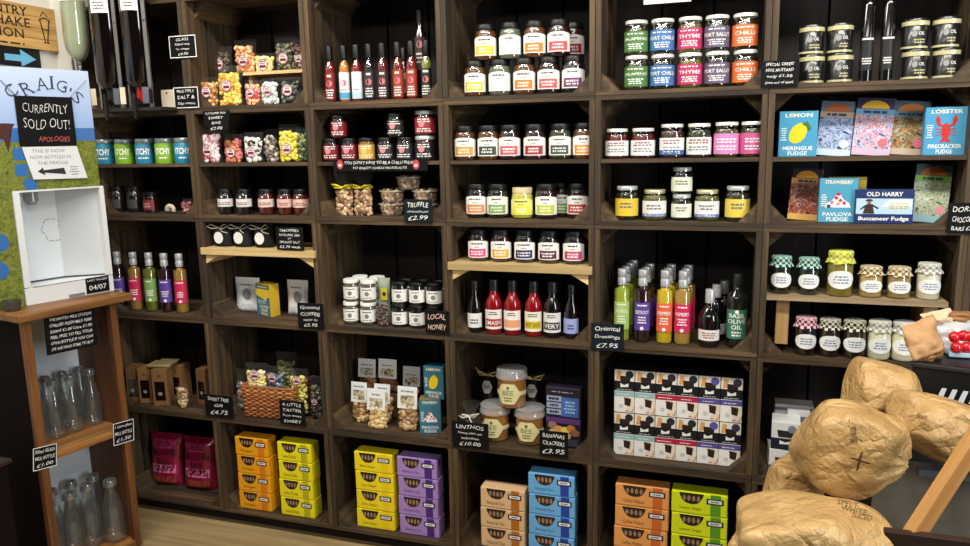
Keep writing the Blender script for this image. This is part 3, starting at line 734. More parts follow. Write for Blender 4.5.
def fudge(label, px, y, z, W, H, D, art, l1, l2, rgb=TEAL, rz=0.0, top=None, cat='box', tilt=0.0, x=None):
    if x is None: x = X_at(px, y, z+H*.5)
    t = thing('fudge_box', label, cat, (x, y, z), rot=(tilt, 0, rz))
    put('carton', box(-W/2, W/2, -D/2, D/2, 0, H, .0008), mat(rgb, .45), t)
    yy = -D/2-.0005
    art(t, W, H, yy)
    put('lettering', text_mesh(l1, W*.72, H*.085, 0, H*.91, y=yy, bold=.02), mat((236, 226, 190), .5), t)
    put('lettering', text_mesh(l2, W*.78, H*.2, 0, H*.13, y=yy, bold=.02), CHALK, t)
    put('fine_print', dashes(W*.16, H*.3, 6, -W*.37, H*.5, y=yy, seed=int(H*999)), CHALK, t)
    if top: put('top_flap', box(-W/2+.001, W/2-.001, -D/2+.001, D/2-.001, H, H+.0006), mat(top, .5), t); spanel(t, 'side_print', W/2+.0004, -D/2, D/2, 0, H, mat(top, .5))
    return t
fudge('teal fudge box with a yellow lemon on the chocolate shelf', 797.6, .06, MID, .104, .130, .03, LEMON, 'LEMON', 'MERINGUE\nFUDGE', (66, 150, 186), rz=.02)
fudge('teal fudge box with a red lobster on the chocolate shelf', 944.5, .06, MID, .104, .130, .03, lobster, 'LOBSTER', 'FIRECRACKER\nFUDGE', (70, 150, 190), rz=-.02)
def choc(label, px, y, z, W, H, upper, sun, midc, pat, foot, dot=None, lean=-.12):
    t = thing('chocolate_bar', label, 'chocolate', (X_at(px, y, z+H*.5), y, z), rot=(lean, .07, 0))
    D = .012
    put('wrapper', box(-W/2, W/2, -D/2, D/2, 0, H, .0015), mat(upper, .45), t)
    yy = -D/2-.0005
    put('sun', poly(ell(0, H*.81, W*.36, H*.14, 16, 0, PI), yy), mat(sun, .5), t)
    panel(t, 'title_strip', -W*.5, W*.5, H*.70, H*.80, mat(midc, .5), yy-.0003)
    put('fine_print', dashes(W*.8, H*.05, 1, 0, H*.75, y=yy-.0006, seed=int(px), fill=.9), mat((30, 50, 90), .5), t)
    panel(t, 'picture', -W*.5, W*.5, H*.12, H*.70, pat, yy)
    panel(t, 'foot_strip', -W*.5, W*.5, 0, H*.12, mat(foot, .5), yy)
    if dot: put('dot', poly(ell(W*.28, H*.22, W*.13, W*.13, 14), yy-.0004), mat(dot, .5), t)
    return t
Pa = pattern('pat_blue_waves', [(.36, (20, 40, 96)), (.46, (190, 204, 224)), (.53, (60, 96, 160)), (.62, (206, 212, 220)), (.68, (26, 50, 104))], 30)
Pb = pattern('pat_pink_flowers', [(.36, (40, 80, 140)), (.45, (200, 204, 220)), (.51, (196, 70, 90)), (.57, (206, 206, 216)), (.66, (70, 100, 160))], 34)
Pc = pattern('pat_green_leaves', [(.36, (20, 44, 50)), (.45, (190, 130, 60)), (.51, (36, 62, 40)), (.58, (190, 176, 140)), (.66, (30, 50, 60))], 34)
Pd = pattern('pat_red_spice', [(.36, (44, 16, 30)), (.45, (180, 90, 50)), (.51, (90, 20, 36)), (.58, (196, 160, 140)), (.66, (50, 18, 32))], 34)
Pe = pattern('pat_lime_florals', [(.36, (60, 96, 50)), (.45, (214, 214, 200)), (.52, (120, 150, 70)), (.58, (224, 220, 206)), (.66, (76, 110, 60))], 36)
choc('chocolate bar in blue wave wrapper leaning beside the lemon fudge', 834, .09, MID, .092, .158, (96, 112, 126), (176, 90, 30), (186, 160, 130), Pa, (196, 214, 222), (210, 210, 214))
choc('chocolate bar in pink floral wrapper with yellow sun, middle of shelf', 871.5, .085, MID, .100, .164, (44, 34, 70), (226, 176, 40), (110, 160, 200), Pb, (196, 170, 190), (220, 100, 110))
choc('chocolate bar in dark green wrapper leaning beside the lobster fudge', 908, .09, MID, .094, .152, (70, 90, 104), (190, 110, 40), (100, 130, 150), Pc, (180, 160, 140), (214, 100, 130))
z = base(1)
choc('chocolate bar in dark red spice wrapper, left of strawberry fudge', 803.5, .10, z, .086, .155, (44, 30, 44), (214, 150, 40), (196, 140, 70), Pd, (206, 160, 80))
choc('chocolate bar in pale lime floral wrapper, right of the long fudge box', 929.5, .08, z, .092, .165, (60, 84, 84), (180, 90, 30), (120, 170, 60), Pe, (150, 190, 196), (230, 150, 160))
fudge('teal fudge box with a strawberry pavlova picture under the chocolate bars', 837.5, .06, z, .102, .128, .03, pavlova, 'STRAWBERRY', 'PAVLOVA\nFUDGE', (76, 152, 182))
t = thing('fudge_box', 'plain yellow fudge box standing behind the strawberry pavlova box', 'box', (X_at(846, .10, z+.06), .10, z), 0)
put('carton', box(-.05, .05, -.015, .015, 0, .129, .0008), mat((176, 150, 80), .5), t); panel(t, 'side_print', .03, .05, .01, .12, mat((226, 190, 70), .5), -.0156)
t = thing('fudge_box', 'long navy and white fudge box with a pirate picture', 'box', (X_at(883, .05, z+.05), .05, z), 0)
W, H, D = .150, .096, .035; yy = -D/2-.0005
put('carton', box(-W/2, W/2, -D/2, D/2, 0, H, .0008), mat((26, 44, 96), .45), t)
f = panel(t, 'picture', -W*.48, W*.48, H*.28, H*.74, mat((176, 206, 226), .5), yy)
put('cloud', poly([(-W*.05, H*.5), (W*.46, H*.5), (W*.46, H*.70), (W*.1, H*.72)], yy-.0002), mat((232, 236, 236), .5), f)
pr = mat((50, 36, 32), .5)
pf = put('pirate_figure', poly([(-W*.36, H*.29), (-W*.16, H*.29), (-W*.19, H*.5), (-W*.10, H*.42), (-W*.09, H*.46), (-W*.2, H*.57), (-W*.24, H*.58), (-W*.28, H*.58), (-W*.33, H*.54), (-W*.42, H*.42), (-W*.40, H*.40), (-W*.33, H*.47)], yy-.0004), pr, f)
put('head', poly(ell(-W*.26, H*.63, W*.035, H*.06, 10), yy-.0004), mat((140, 96, 70), .5), pf)
put('hat', poly([(-W*.33, H*.66), (-W*.19, H*.66), (-W*.22, H*.72), (-W*.30, H*.72)], yy-.0006), pr, pf)
put('lettering', text_mesh('OLD HARRY', W*.62, H*.13, 0, H*.87, y=yy, bold=.025), CHALK, t)
put('lettering', text_mesh('Buccaneer Fudge', W*.86, H*.15, 0, H*.13, y=yy, bold=.025), CHALK, t)
put('fine_print', dashes(W*.38, H*.2, 3, W*.25, H*.52, y=yy-.0004, seed=5), mat((200, 170, 40), .5), f)
sign('black chalk sign for chocolate bars at the right edge', 946.5, 203, 986, 233, [('DORSET', 1.1), ('CHOCOLATE', 1.1), ('BARS £3.95', .8)])
# gingham jars
def gjar(label, px, y, z, r, h, content, cloth, group, oval=True):
    t = thing('gingham_jar', label, 'jar', (X_at(px, y, z+h*.5), y, z), 0, group)
    hb = h*.80
    prof = [(0, 0), (r*.9, 0), (r, h*.05), (r, hb*.86), (r*.86, hb*.96), (r*.86, hb)]
    put('glass', lathe(prof), GLASS, t)
    put('contents', lathe([(0, .002), (r*.86, .002), (r*.95, h*.06), (r*.95, hb*.86), (r*.82, hb*.95), (0, hb*.95)]), content, t)
    n = 40; V, Fc = [], []
    rings = [(0, h, 0), (r*.5, h, 0), (r*.86, h*.995, 0), (r*.93, h*.97, 0), (r*.93, h*.875, 0), (r*.88, h*.855, .0), (r*1.0, h*.80, .05), (r*1.08, h*.735, .12)]
    def cl():
        V = [(0, 0, h)]; uvv = [(0, 0)]
        for (R, zz, wv) in rings[1:]:
            for i in range(n):
                a = 2*PI*i/n; k = 1+wv*math.sin(a*11)*.6
                V.append((R*k*math.sin(a), -R*k*math.cos(a), zz+wv*.02*math.sin(a*5)))
        Fc = [(0, 1+(i+1) % n, 1+i) for i in range(n)]
        for q in range(len(rings)-2):
            for i in range(n):
                a = 1+q*n+i; b = 1+q*n+(i+1) % n; Fc.append((a, b, b+n, a+n))
        me = mk(V, Fc, True); uv = me.uv_layers.new(name='UVMap')
        ln = [0]
        for A, B in zip(rings, rings[1:]): ln.append(ln[-1]+math.hypot(A[0]-B[0], A[1]-B[1]))
        for p in me.polygons:
            for l in p.loop_indices:
                vi = me.loops[l].vertex_index; v = me.vertices[vi].co
                q = 0 if vi == 0 else 1+(vi-1)//n; i = 0 if vi == 0 else (vi-1) % n
                if i == 0 and any(((me.loops[k].vertex_index-1) % n) == n-1 for k in p.loop_indices): i = n
                if q <= 2: uv.data[l].uv = (v.x*130+50.3, v.y*130+50.2)
                else: uv.data[l].uv = (i/n*22, ln[q]*115+.1)
        return me
    put('cloth_cover', cached(('cloth', r, h), cl), cloth, t)
    put('tie', lathe([(r*.9, h*.85), (r*.915, h*.855), (r*.9, h*.862)], 24), mat((180, 170, 140), .8), t)
    lb = put('label', mk([((r+.0006)*math.sin(a), -(r+.0006)*math.cos(a), h*.38+h*.20*s*math.sqrt(max(0, 1-(a/1.15)**2))) for a in [-1.15+2.3*i/14 for i in range(15)] for s in (-1, 1)], [(2*i, 2*i+2, 2*i+3, 2*i+1) for i in range(14)], True), mat((232, 232, 228), .5), t)
    put('fine_print', dashes(r*1.3, h*.2, 3, 0, h*.38, r=r+.001, seed=int(px)), mat((110, 130, 160), .6), lb)
    return t
g = 'gingham topped jars'
gG, gM, gY, gT, gB, gC = gingham((8, 70, 54), (170, 206, 194)), gingham((110, 16, 50), (226, 190, 200)), gingham((170, 176, 40), (214, 216, 110)), gingham((128, 92, 36), (220, 210, 180)), gingham((30, 32, 24), (206, 204, 180)), gingham((150, 150, 140), (214, 212, 202))
up = [(781, .031, .113, BR(24, 26, 20), gG, 'dark jar with green gingham cover, far left on the loose shelf'), (808.5, .031, .110, BR(24, 40, 26), gG, 'dark jar with green gingham cover, left of the tall yellow jar'), (840, .0365, .134, BR(150, 136, 40), gY, 'tall yellow topped curd jar on the loose shelf'),
      (870.5, .0315, .090, BR(190, 160, 96), gT, 'pale jar with tan gingham cover, right of the tall yellow jar'), (898.7, .0315, .090, BR(170, 140, 80), gT, 'pale jar with tan gingham cover, second right of tall yellow jar'), (928.5, .0315, .104, BR(214, 206, 180), gC, 'cream jar with pale cover, far right on the loose shelf')]
for px, r, h, ct, cl, lb in up: gjar(lb, px, .045, 1.0495, r, h, ct, cl, g)
lo = [(805.6, .0315, .114, BR(36, 12, 20), gM, 'dark jar with magenta gingham cover beneath the loose shelf'), (829.5, .031, .112, BR(60, 34, 14), gB, 'amber jar with grey gingham cover beside the magenta gingham jar'), (854, .0325, .112, BR(70, 44, 20), gB, 'amber jar with grey gingham cover beside the cream jars'),
      (879, .0325, .114, BR(226, 218, 184), gC, 'cream jar with white cover, left of the torn paper bag'), (903.5, .033, .114, BR(226, 218, 184), gC, 'cream jar with white cover partly hidden by torn paper bag')]
for px, r, h, ct, cl, lb in lo: gjar(lb, px, .038, base(2), r, h, ct, cl, g)
# boxes behind the paper bags
z = base(3)
def whitebox(label, px, y, z, W, H, D, rz, navy):
    t = thing('dessert_carton', label, 'box', (X_at(px, y, z+H/2), y, z), rz, 'white cartons behind the paper bags')
    put('carton', box(-W/2, W/2, -D/2, D/2, 0, H, .001), mat((226, 226, 224), .45), t); yy = -D/2-.0005
    if navy:
        panel(t, 'navy_base', -W/2, W/2, 0, H*.42, mat((22, 30, 46), .5), yy)
        put('logo', poly([(-W*.2, H*.2), (W*.2, H*.22), (W*.2, H*.34), (0, H*.28), (-W*.2, H*.34)], yy-.0004), WHITE, t)
        put('dish', poly([(-W*.25, H*.46), (W*.25, H*.46), (W*.3, H*.7), (-W*.3, H*.72)], yy-.0004), mat((36, 36, 38), .5), t)
        put('badge', poly(ell(W*.22, H*.78, W*.15, W*.15, 12), yy-.0005), mat((120, 130, 140), .5), t)
    else:
        put('dish', poly([(-W*.28, H*.3), (W*.25, H*.2), (W*.3, H*.6), (-W*.2, H*.68)], yy-.0004), mat((160, 96, 50), .5), t)
        put('dish_shadow_side', poly([(-W*.28, H*.3), (W*.25, H*.2), (W*.2, H*.36)], yy-.0006), mat((70, 36, 20), .5), t)
        panel(t, 'stripe', -W/2, W/2, H*.80, H*.9, mat((110, 124, 150), .5), yy)
    return t
whitebox('white carton with navy base behind the paper bags, lower of two', 781.5, .06, z, .082, .088, .08, .05, True)
whitebox('white and navy carton standing on another behind the paper bags', 785.5, .06, z+.0885, .082, .088, .08, -.06, True)
whitebox('wide white carton at the back behind the paper bags', 793, .15, z+.105, .115, .096, .06, 0, False)
whitebox('wide white carton under the rear carton behind paper bags', 793, .15, z, .115, .1045, .06, 0, False)
whitebox('small white carton with brown cake picture leaning forward', 797, .108, z, .066, .192, .02, 0, False)

# ================================================================== column 2
b0 = base(0)
HSB = [(0, 0), (.017, 0), (.0185, .004), (.0185, .112), (.016, .124), (.0095, .136), (.009, .152)]
HSC = [(.0125, .142), (.0125, .186), (.0115, .188), (0, .188)]
SM = lambda *c: mat(c, .5)
hs = [(330, (120, 26, 30), (120, 20, 24), (150, 20, 26), 'red sauce bottle with red and white label, leftmost of hot sauces'), (344.3, (214, 218, 226), (190, 120, 40), (70, 150, 190), 'amber sauce bottle with white and blue label'), (356.8, (226, 228, 232), (120, 16, 18), (180, 214, 226), 'red sauce bottle with plain white label'),
      (369.4, (36, 32, 32), (22, 18, 18), (190, 186, 180), 'dark sauce bottle with black and white label, fourth from left'), (382.8, (56, 30, 30), (90, 16, 16), (206, 196, 190), 'red sauce bottle with black label, fifth from left'), (398, (150, 50, 26), (110, 20, 16), (180, 60, 40), 'sauce bottle with orange label, left of its twin'), (411.5, (156, 48, 26), (110, 20, 16), (180, 40, 36), 'sauce bottle with orange label, right of its twin'), (426.5, (30, 32, 28), (120, 126, 60), (190, 60, 60), 'black labelled sauce bottle with yellow green foot, rightmost front')]
for i, (px, lc, liq, bd, lb) in enumerate(hs):
    bottle('hot_sauce_bottle', lb, px, .05, b0, .188, HSB, HSC, GLASS, BLACKLID, (SM(*lc), .0185, .008, .098, 1.35), liquid=mat(liq, .2, 0, .5), band=None if i not in (1, 2) else (SM(*bd), .01, .03, 1.0),
           fine=[(.010, .044, 4, CHALK, 1.3), (.080, .095, 1, CHALK, .8)] if i not in (1, 2) else [(.035, .042, 1, SM(150, 60, 50), 1.0)], emblem=(SM(196, 110, 116), .011, .062) if i != 2 else None, group='slim hot sauce bottles')
bottle('hot_sauce_bottle', 'tallest hot sauce bottle standing behind the row at right', 421, .13, b0, .30, [(0, 0), (.02, 0), (.021, .005), (.021, .22), (.011, .24), (.010, .27)], [(.013, .262), (.013, .298), (0, .3)], mat((20, 10, 10), .15, 0, .6), BLACKLID, (SM(60, 40, 40), .021, .1, .21, 1.2), fine=[(.12, .16, 3, CHALK, 1.1)], emblem=(SM(190, 120, 120), .012, .185), group='slim hot sauce bottles')
bottle('hot_sauce_bottle', 'small dark bottle in the shade behind the orange labelled twins', 404, .2, b0, .188, HSB, HSC, mat((40, 14, 10), .2, 0, .5), BLACKLID, (SM(120, 110, 96), .0185, .03, .1, 1.2), fine=[(.05, .08, 3, INK, 1.1)], group='slim hot sauce bottles')
g = 'chilli jars in two layers'
RL, KL = SM(120, 16, 34), SM(34, 30, 32)
for i, (px, lv, r, lc, ct, lid, lb) in enumerate(((331.4, 0, .029, RL, dkred, BLACKLID, 'small jar with dark red label, lower left of chilli jars'), (349.6, 0, .029, RL, dkred, BLACKLID, 'small jar with dark red label beside the gold jar'), (367, 0, .029, SM(206, 160, 60), BR(170, 110, 20), BLACKLID, 'small jar of gold paste among the chilli jars'),
        (386, 0, .029, KL, dark, BLACKLID, 'small jar with black label right of the gold jar'), (405, 0, .029, KL, dark, BLACKLID, 'small jar with black label, second right of the gold jar'), (425.5, 0, .036, KL, BR(96, 40, 36), SILVER, 'silver lidded tub, lower of the pair by the right post'), (339, 1, .029, RL, dkred, BLACKLID, 'small red labelled jar stacked on two red jars'), (395.5, 1, .029, KL, dark, BLACKLID, 'small black labelled jar stacked on two black jars'), (425.5, 1, .036, SM(150, 40, 50), BR(96, 40, 36), SILVER, 'silver lidded tub, upper of the pair by the right post'))):
    h = .080 if r < .03 else .083
    jar('chilli_jar', lb, 'jar', px, .06 if r > .03 else .05, MID+lv*(h+.0005), r, h, lid, ct, (lc, .1, .72, 1.4, 0), group=g, lidh=.012, lidr=.95, emblem=(SM(206, 130, 136) if i not in (2,) else SM(230, 190, 90), .38, .34, .62, -.2), fine=[(.14, .32, 2, CHALK, 1.4), (.52, .70, 2, CHALK, 1.2)], fill=.86)
sign('long black chilli banner fixed under the small chilli jars', 333.5, 158.5, 427, 171.5, ["YOU DON'T HAVE TO BE A CHILLI FREAK", ('TO ENJOY CHILLI PRODUCTS', .9)], plane=-.0046, name='banner')
t = bpy.data.objects[-1] if False else None
for px in (340, 416):
    p = on_y(px, 164.5, -.0052)
    ban = [o for o in col.objects if o.name.startswith('banner')][0]
    e = put('emblem', poly(ell(p.x-ban.location.x, p.z-ban.location.z, .0125, .0165, 14), -.0009), SM(176, 60, 66), ban)
    put('emblem_mark', poly(ell(p.x-ban.location.x, p.z-ban.location.z-.003, .007, .006, 10), -.0012), SM(226, 200, 200), e)
# bags with yellow ribbon, tubs
z = base(1)
MUSH = islands('dried_mushroom', [(150, 112, 80), (186, 148, 110), (206, 172, 132), (110, 78, 54), (222, 194, 156)], .7, 0)
for i, px in enumerate((344.5, 363)):
    x = X_at(px, .06, z+.05)
    t = thing('ribbon_bag', ['clear bag of dried mushroom with yellow ribbon, left one', 'clear bag of dried mushroom with yellow ribbon, right one'][i], 'bag', (x, .07, z), 0, 'ribbon tied mushroom bags')
    W, H = .07, .10
    put('film_bag', pouch_mesh(W, H, .05, .05, 31+i), FILM, t)
    s = put('mushroom_slices', blobs(W*.94, H*.9, .047, 200, .008, 31+i, 1.6), MUSH, t); s['kind'] = 'stuff'
    put('film_top', lathe([(.012, H*.96), (.03, H*1.2), (.042, H*1.5), (.036, H*1.62)], 9, False), FILM, t)
    V, Fc = multi([tube([(-.0, -.02, H*.99), (-.02, -.028, H*1.08), (-.042, -.02, H*1.10), (-.03, -.02, H*.99), (0, -.024, H*.98)], .004), tube([(0, -.024, H*.98), (.02, -.03, H*1.07), (.04, -.02, H*1.08), (.03, -.022, H*.97), (0, -.02, H*.99)], .004), tube([(-.036, 0, H), (0, -.026, H*.99), (.036, 0, H)], .0045)])
    put('ribbon', mk(V, Fc, True), mat((226, 206, 40), .45), t)
def tub(label, px, y, z, r, h, group, mixm, rim=True, x=None):
    x = X_at(px, y, z+h*.5) if x is None else x
    t = thing('clear_tub', label, 'tub', (x, y, z), 0, group)
    put('tub_wall', lathe([(0, 0), (r*.82, 0), (r, h*.86)], 24), PLASTIC, t)
    s = put('mushroom_slices', cached(('tubfill', r, h), lambda: mk(*multi([([(Vector(v)*.009+Vector((rr*math.sin(a), -rr*math.cos(a), zz)))[:] for v in ico()[0]], ico()[1]) for (a, rr, zz) in [(random.uniform(0, 6.28), r*random.uniform(.55, .8)*(.9+.1*q), .008+q*h*.72) for q in [random.random() for _ in range(240)]]]), True)), mixm, t); s['kind'] = 'stuff'
    put('lid', lathe([(r*1.0, h*.86), (r*1.05, h*.87), (r*1.05, h*.97), (r*.9, h*.985), (0, h*.98)], 24), PLASTIC, t)
    put('rim', lathe([(r*1.0, h*.86), (r*1.06, h*.865), (r*1.06, h*.90), (r*1.0, h*.905)], 24), mat((190, 184, 170), .4), t)
    return t
g = 'clear tubs of dried mushroom'
for px, lv, lb in ((392, 0, 'clear mushroom tub at bottom left of the tub pile'), (392.5, 1, 'clear mushroom tub second up in the left tub pile'), (425, 0, 'clear mushroom tub hidden behind the truffle sign'), (425.5, 1, 'clear mushroom tub just above the truffle sign')):
    tub(lb, px, .075, z+lv*.0465, .044, .046, g, MUSH)
tub('topmost clear mushroom tub resting across two others', 409, .075, z+2*.0465, .044, .046, g, MUSH)
sign('small teal black chalk truffle sign with price on shelf edge', 404.5, 199.5, 431.5, 222.5, [('TRUFFLE', 1.3), ('mixed mushrooms', .6), ('£2.99', 1.2)], board=SLATEB)
# honey jars
z = base(2); g = 'honey jars stacked in front of each other'
def hjar(lb, px, y, lv, lid, ct, hh_=.082):
    return jar('honey_jar', lb, 'jar', px, y, z+lv*.0825, .029, hh_, lid, ct, (Wl, .14, .68, 1.35, 0), group=g, lidh=.013, lidr=.99, neck=.95, fill=.86, emblem=(SM(120, 126, 116), .28, .3, .5), fine=[(.54, .62, 1, INK, .9), (.18, .26, 1, SM(130, 130, 120), 1.0)])
WLID = SM(226, 226, 220); gh = BR(120, 116, 84); dh = BR(40, 22, 12)
for i, px in enumerate((351.5, 368.5)):
    sd = ['left', 'right'][i]
    hjar('white lidded honey jar, lower %s of the front four' % sd, px, .06, 0, WLID, gh); hjar('white lidded honey jar, upper %s of the front four' % sd, px, .06, 1, WLID, gh)
    hjar('white lidded honey jar in the second row, lower %s' % sd, px+9, .125, 0, WLID, gh); hjar('white lidded honey jar in the second row, upper %s' % sd, px+9, .125, 1, WLID, gh)
for i, px in enumerate((400, 417.3, 434.6)):
    sd = ['left', 'middle', 'right'][i]
    hjar('black lidded honey jar, lower %s of three pairs' % sd, px, .055, 0, BLACKLID, dh); hjar('black lidded honey jar, upper %s of three pairs' % sd, px, .055, 1, BLACKLID, dh)
    hjar('black lidded honey jar behind, lower %s' % sd, px+7, .12, 0, BLACKLID, dh); hjar('black lidded honey jar behind, upper %s' % sd, px+7, .12, 1, BLACKLID, dh)
t = thing('bean_bag', 'small bag of dark brown beans between the honey jars', 'bag', (X_at(383.5, .045, z+.04), .045, z))
put('film_bag', pouch_mesh(.046, .09, .03, .08, 5), FILM, t)
s = put('beans', blobs(.044, .082, .028, 90, .005, 5, 1.3), islands('beans', [(60, 40, 34), (90, 62, 52), (46, 30, 26), (120, 90, 80)], .5, .2), t); s['kind'] = 'stuff'
t = thing('label_packet', 'pale packet with yellow square label above the bean bag', 'packet', (X_at(384, .10, z+.1), .10, z))
put('packet', pouch_mesh(.05, .165, .03, .1, 9), SM(150, 160, 140), t)
p = panel(t, 'label', -.004, .022, .085, .13, SM(216, 200, 50), -.0185); put('emblem', poly(ell(.01, .108, .007, .008, 10), -.019), INK, p)
sign('black chalk honey sign at the right of the honey jars', 425.5, 311.5, 448.5, 332, ['LOCAL', ' HONEY'], plane=-.005, chalk=SM(226, 190, 170))
# cracker pouches and teal boxes
z = base(3)
CRK = islands('cracker_mix', [(190, 150, 90), (214, 180, 124), (160, 112, 60), (228, 200, 150), (120, 84, 44)], .6, 0)
CRKD = islands('cracker_dark', [(150, 96, 40), (176, 120, 56), (120, 70, 34), (96, 56, 30)], .6, 0)
def cracker(lb, px, y, z, W, H, mixm, dz=0, tilt=-.12, split=.5, pic=(60, 62, 30)):
    t = thing('cracker_bag', lb, 'bag', (X_at(px, y, z+H*.5), y, z), rot=(tilt, 0, 0), group='cracker bags with white card tops')
    put('film_bag', pouch_mesh(W, H*.72, .05, .1, int(px)), FILM, t)
    s = put('crackers', blobs(W*.95, H*.62, .046, 90, .012, int(px), 1.3), mixm, t); s['kind'] = 'stuff'
    c = put('card_top', box(-W*.5, W*.5, -.027, -.0255, H*split, H, .0005), SM(226, 228, 228), t)
    put('picture', poly([(-W*.36, H*(split+.07)), (W*.36, H*(split+.07)), (W*.36, H*(split+.30)), (-W*.36, H*(split+.30))], -.0275), pattern('card_photo', [(.35, (226, 226, 222)), (.48, (200, 190, 150)), (.6, pic)], 50), c)
    put('fine_print', dashes(W*.7, H*.07, 1, 0, H*(split+.39), y=-.0275, seed=int(px)), SM(110, 120, 130), c)
    return t
zz = z
t = thing('riser_block', 'hidden low riser block under the rear cracker bags', 'block', (X_at(390, .195, z), .195, z)); put('block', box(-.12, .10, -.045, .045, 0, .10, .002), wY, t)
cracker('rear cracker bag with dark food picture, leftmost of back three', 369, .175, z+.1005, .074, .125, CRKD, split=.42)
cracker('rear cracker bag with green food picture, middle of back three', 389.5, .175, z+.1005, .076, .13, CRKD, split=.42, pic=(90, 120, 60))
cracker('small rear cracker bag beside the teal lemon box', 413.5, .172, z+.1005, .07, .11, islands('rose_crk', [(150, 90, 80), (190, 140, 120), (120, 60, 50)], .6, 0), split=.32)
cracker('front cracker bag with pale card, left of front three', 361, .10, z, .066, .155, CRK, split=.5, pic=(190, 200, 206))
cracker('front cracker bag behind the middle one', 384, .115, z, .066, .15, CRK, split=.5, pic=(190, 200, 206))
cracker('front cracker bag with round crackers, middle of front three', 378, .06, z, .074, .15, islands('rnd', [(226, 196, 140), (210, 176, 116)], .6, 0), split=.46, pic=(150, 150, 120))
cracker('front cracker bag with rolled crackers beside teal pavlova box', 409, .07, z, .078, .165, islands('roll', [(196, 164, 120), (176, 140, 96), (150, 112, 70)], .6, 0), split=.5)
fudge('teal box with pavlova picture and gold top in the cracker crate', 431, .075, z, .078, .13, .05, pavlova, 'STRAWBERRY', 'PAVLOVA\nFUDGE', (52, 112, 134), rz=.28, top=(150, 110, 40))
fudge('teal box with a yellow lemon stacked on the pavlova box', 436, .085, z+.1308, .078, .12, .045, LEMON, 'LEMON', 'MERINGUE\nFUDGE', (44, 104, 124), rz=-.03)

# ================================================================== column 3, row of honey tubs
g = 'honey tubs with hexagon labels'
def honeytub(lb, px, y, z, r, h):
    t = thing('honey_tub', lb, 'tub', (X_at(px, y, z+h*.5), y, z), 0, g)
    put('glass', lathe([(0, 0), (r*.88, 0), (r*.92, .004), (r*.97, h*.78)], 28), GLASS, t)
    put('contents', lathe([(0, .003), (r*.85, .003), (r*.94, h*.74), (0, h*.74)], 28), BR(190, 130, 56), t)
    put('lid', lathe([(r*.98, h*.76), (r*1.05, h*.77), (r*1.05, h*.84), (r*1.0, h*.86), (r*1.0, h*.98), (r*.94, h), (0, h*.985)], 28), (bpy.data.materials.get('tub_lid') or glassy('tub_lid', (226, 226, 222), .08, .15, .22)), t)
    R = r*.955
    lb2 = put('label', mk([((R+.0015)*math.sin(a), -(R+.0015)*math.cos(a), h*.40+s*h*.27*min(1, 1.9*(1-abs(a)/.92))) for a in [-.9+1.8*i/12 for i in range(13)] for s in (-1, 1)], [(2*i, 2*i+2, 2*i+3, 2*i+1) for i in range(12)], True), SM(222, 214, 160), t)
    put('label_strip', patch(R+.001, 1.5, h*.35, h*.46), SM(214, 206, 156), t)
    put('lettering', text_mesh('BEE', R*.8, h*.13, 0, h*.43, r=R+.0022, bold=.0), SM(90, 130, 90), lb2)
    put('fine_print', dashes(R*.8, h*.14, 2, 0, h*.26, r=R+.002, seed=3), SM(90, 80, 50), lb2)
    put('emblem', patch(R+.002, .08, h*.53, h*.60, 0, 4), SM(90, 80, 40), lb2)
    return t
z = base(3)
honeytub('honey tub with hexagon label, lower left of three', 495.5, .085, z, .053, .128)
honeytub('honey tub with hexagon label, lower right of three', 530, .085, z, .053, .128)
honeytub('honey tub with hexagon label resting on top of two others', 512, .085, z+.1285, .053, .135)
for px, lb in ((489, 'small black jar with white hexagon label, left of the top honey tub'), (533.5, 'small black jar with white hexagon label, right of the top honey tub')):
    x = X_at(px, .165, z+.17)
    t = thing('hex_jar', lb, 'jar', (x, .17, z), 0, 'tall black jars behind honey tubs')
    put('body', lathe([(0, 0), (.03, 0), (.032, .006), (.032, .185), (.024, .2), (.024, .215)], 20), mat((20, 16, 14), .12, 0, .8), t)
    put('lid', lathe([(.026, .205), (.026, .225), (0, .226)], 20), BLACKLID, t)
    l2 = put('label', mk([(.0327*math.sin(a), -.0327*math.cos(a), .165+s*.024*min(1, 1.9*(1-abs(a)/.66))) for a in [-.62+1.24*i/8 for i in range(9)] for s in (-1, 1)], [(2*i, 2*i+2, 2*i+3, 2*i+1) for i in range(8)], True), SM(206, 208, 206), t)
    put('fine_print', dashes(.024, .016, 3, 0, .165, r=.0333, seed=2), INK, l2)
    V, Fc = multi([tube([(0, -.026, .21), (-.03, -.03, .222), (-.045, -.02, .235), (-.03, -.025, .208), (0, -.026, .208)], .003), tube([(0, -.026, .21), (.03, -.03, .222), (.042, -.02, .228), (.03, -.025, .206), (0, -.026, .208)], .003)])
    put('ribbon', mk(V, Fc, True), mat((196, 180, 110), .5), t)
t = thing('truffle_bag', 'small clear bag of dark truffles tied with white ribbon', 'bag', (X_at(471, .034, z+.05), .034, z))
put('film_bag', pouch_mesh(.078, .10, .05, .06, 77), FILM, t)
s = put('truffles', blobs(.07, .075, .044, 36, .011, 77), islands('truf', [(60, 34, 24), (90, 60, 44), (40, 24, 18), (150, 110, 90)], .5, .1), t); s['kind'] = 'stuff'
put('film_top', lathe([(.010, .095), (.03, .125), (.034, .14)], 9, False), FILM, t)
V, Fc = multi([tube([(0, -.02, .098), (-.02, -.03, .104), (-.038, -.02, .096), (-.02, -.026, .09), (0, -.022, .098)], .003), tube([(0, -.02, .098), (.02, -.03, .106), (.036, -.02, .110), (.02, -.026, .095), (0, -.022, .098)], .003), tube([(0, -.022, .098), (.012, -.03, .08), (.02, -.034, .06)], .002)])
put('ribbon', mk(V, Fc, True), mat((226, 222, 214), .5), t)
t = thing('cracker_packet', 'dark purple cracker packet with blue panel beside the honey tubs', 'packet', (X_at(565, .085, z+.1), .085, z), -.05)
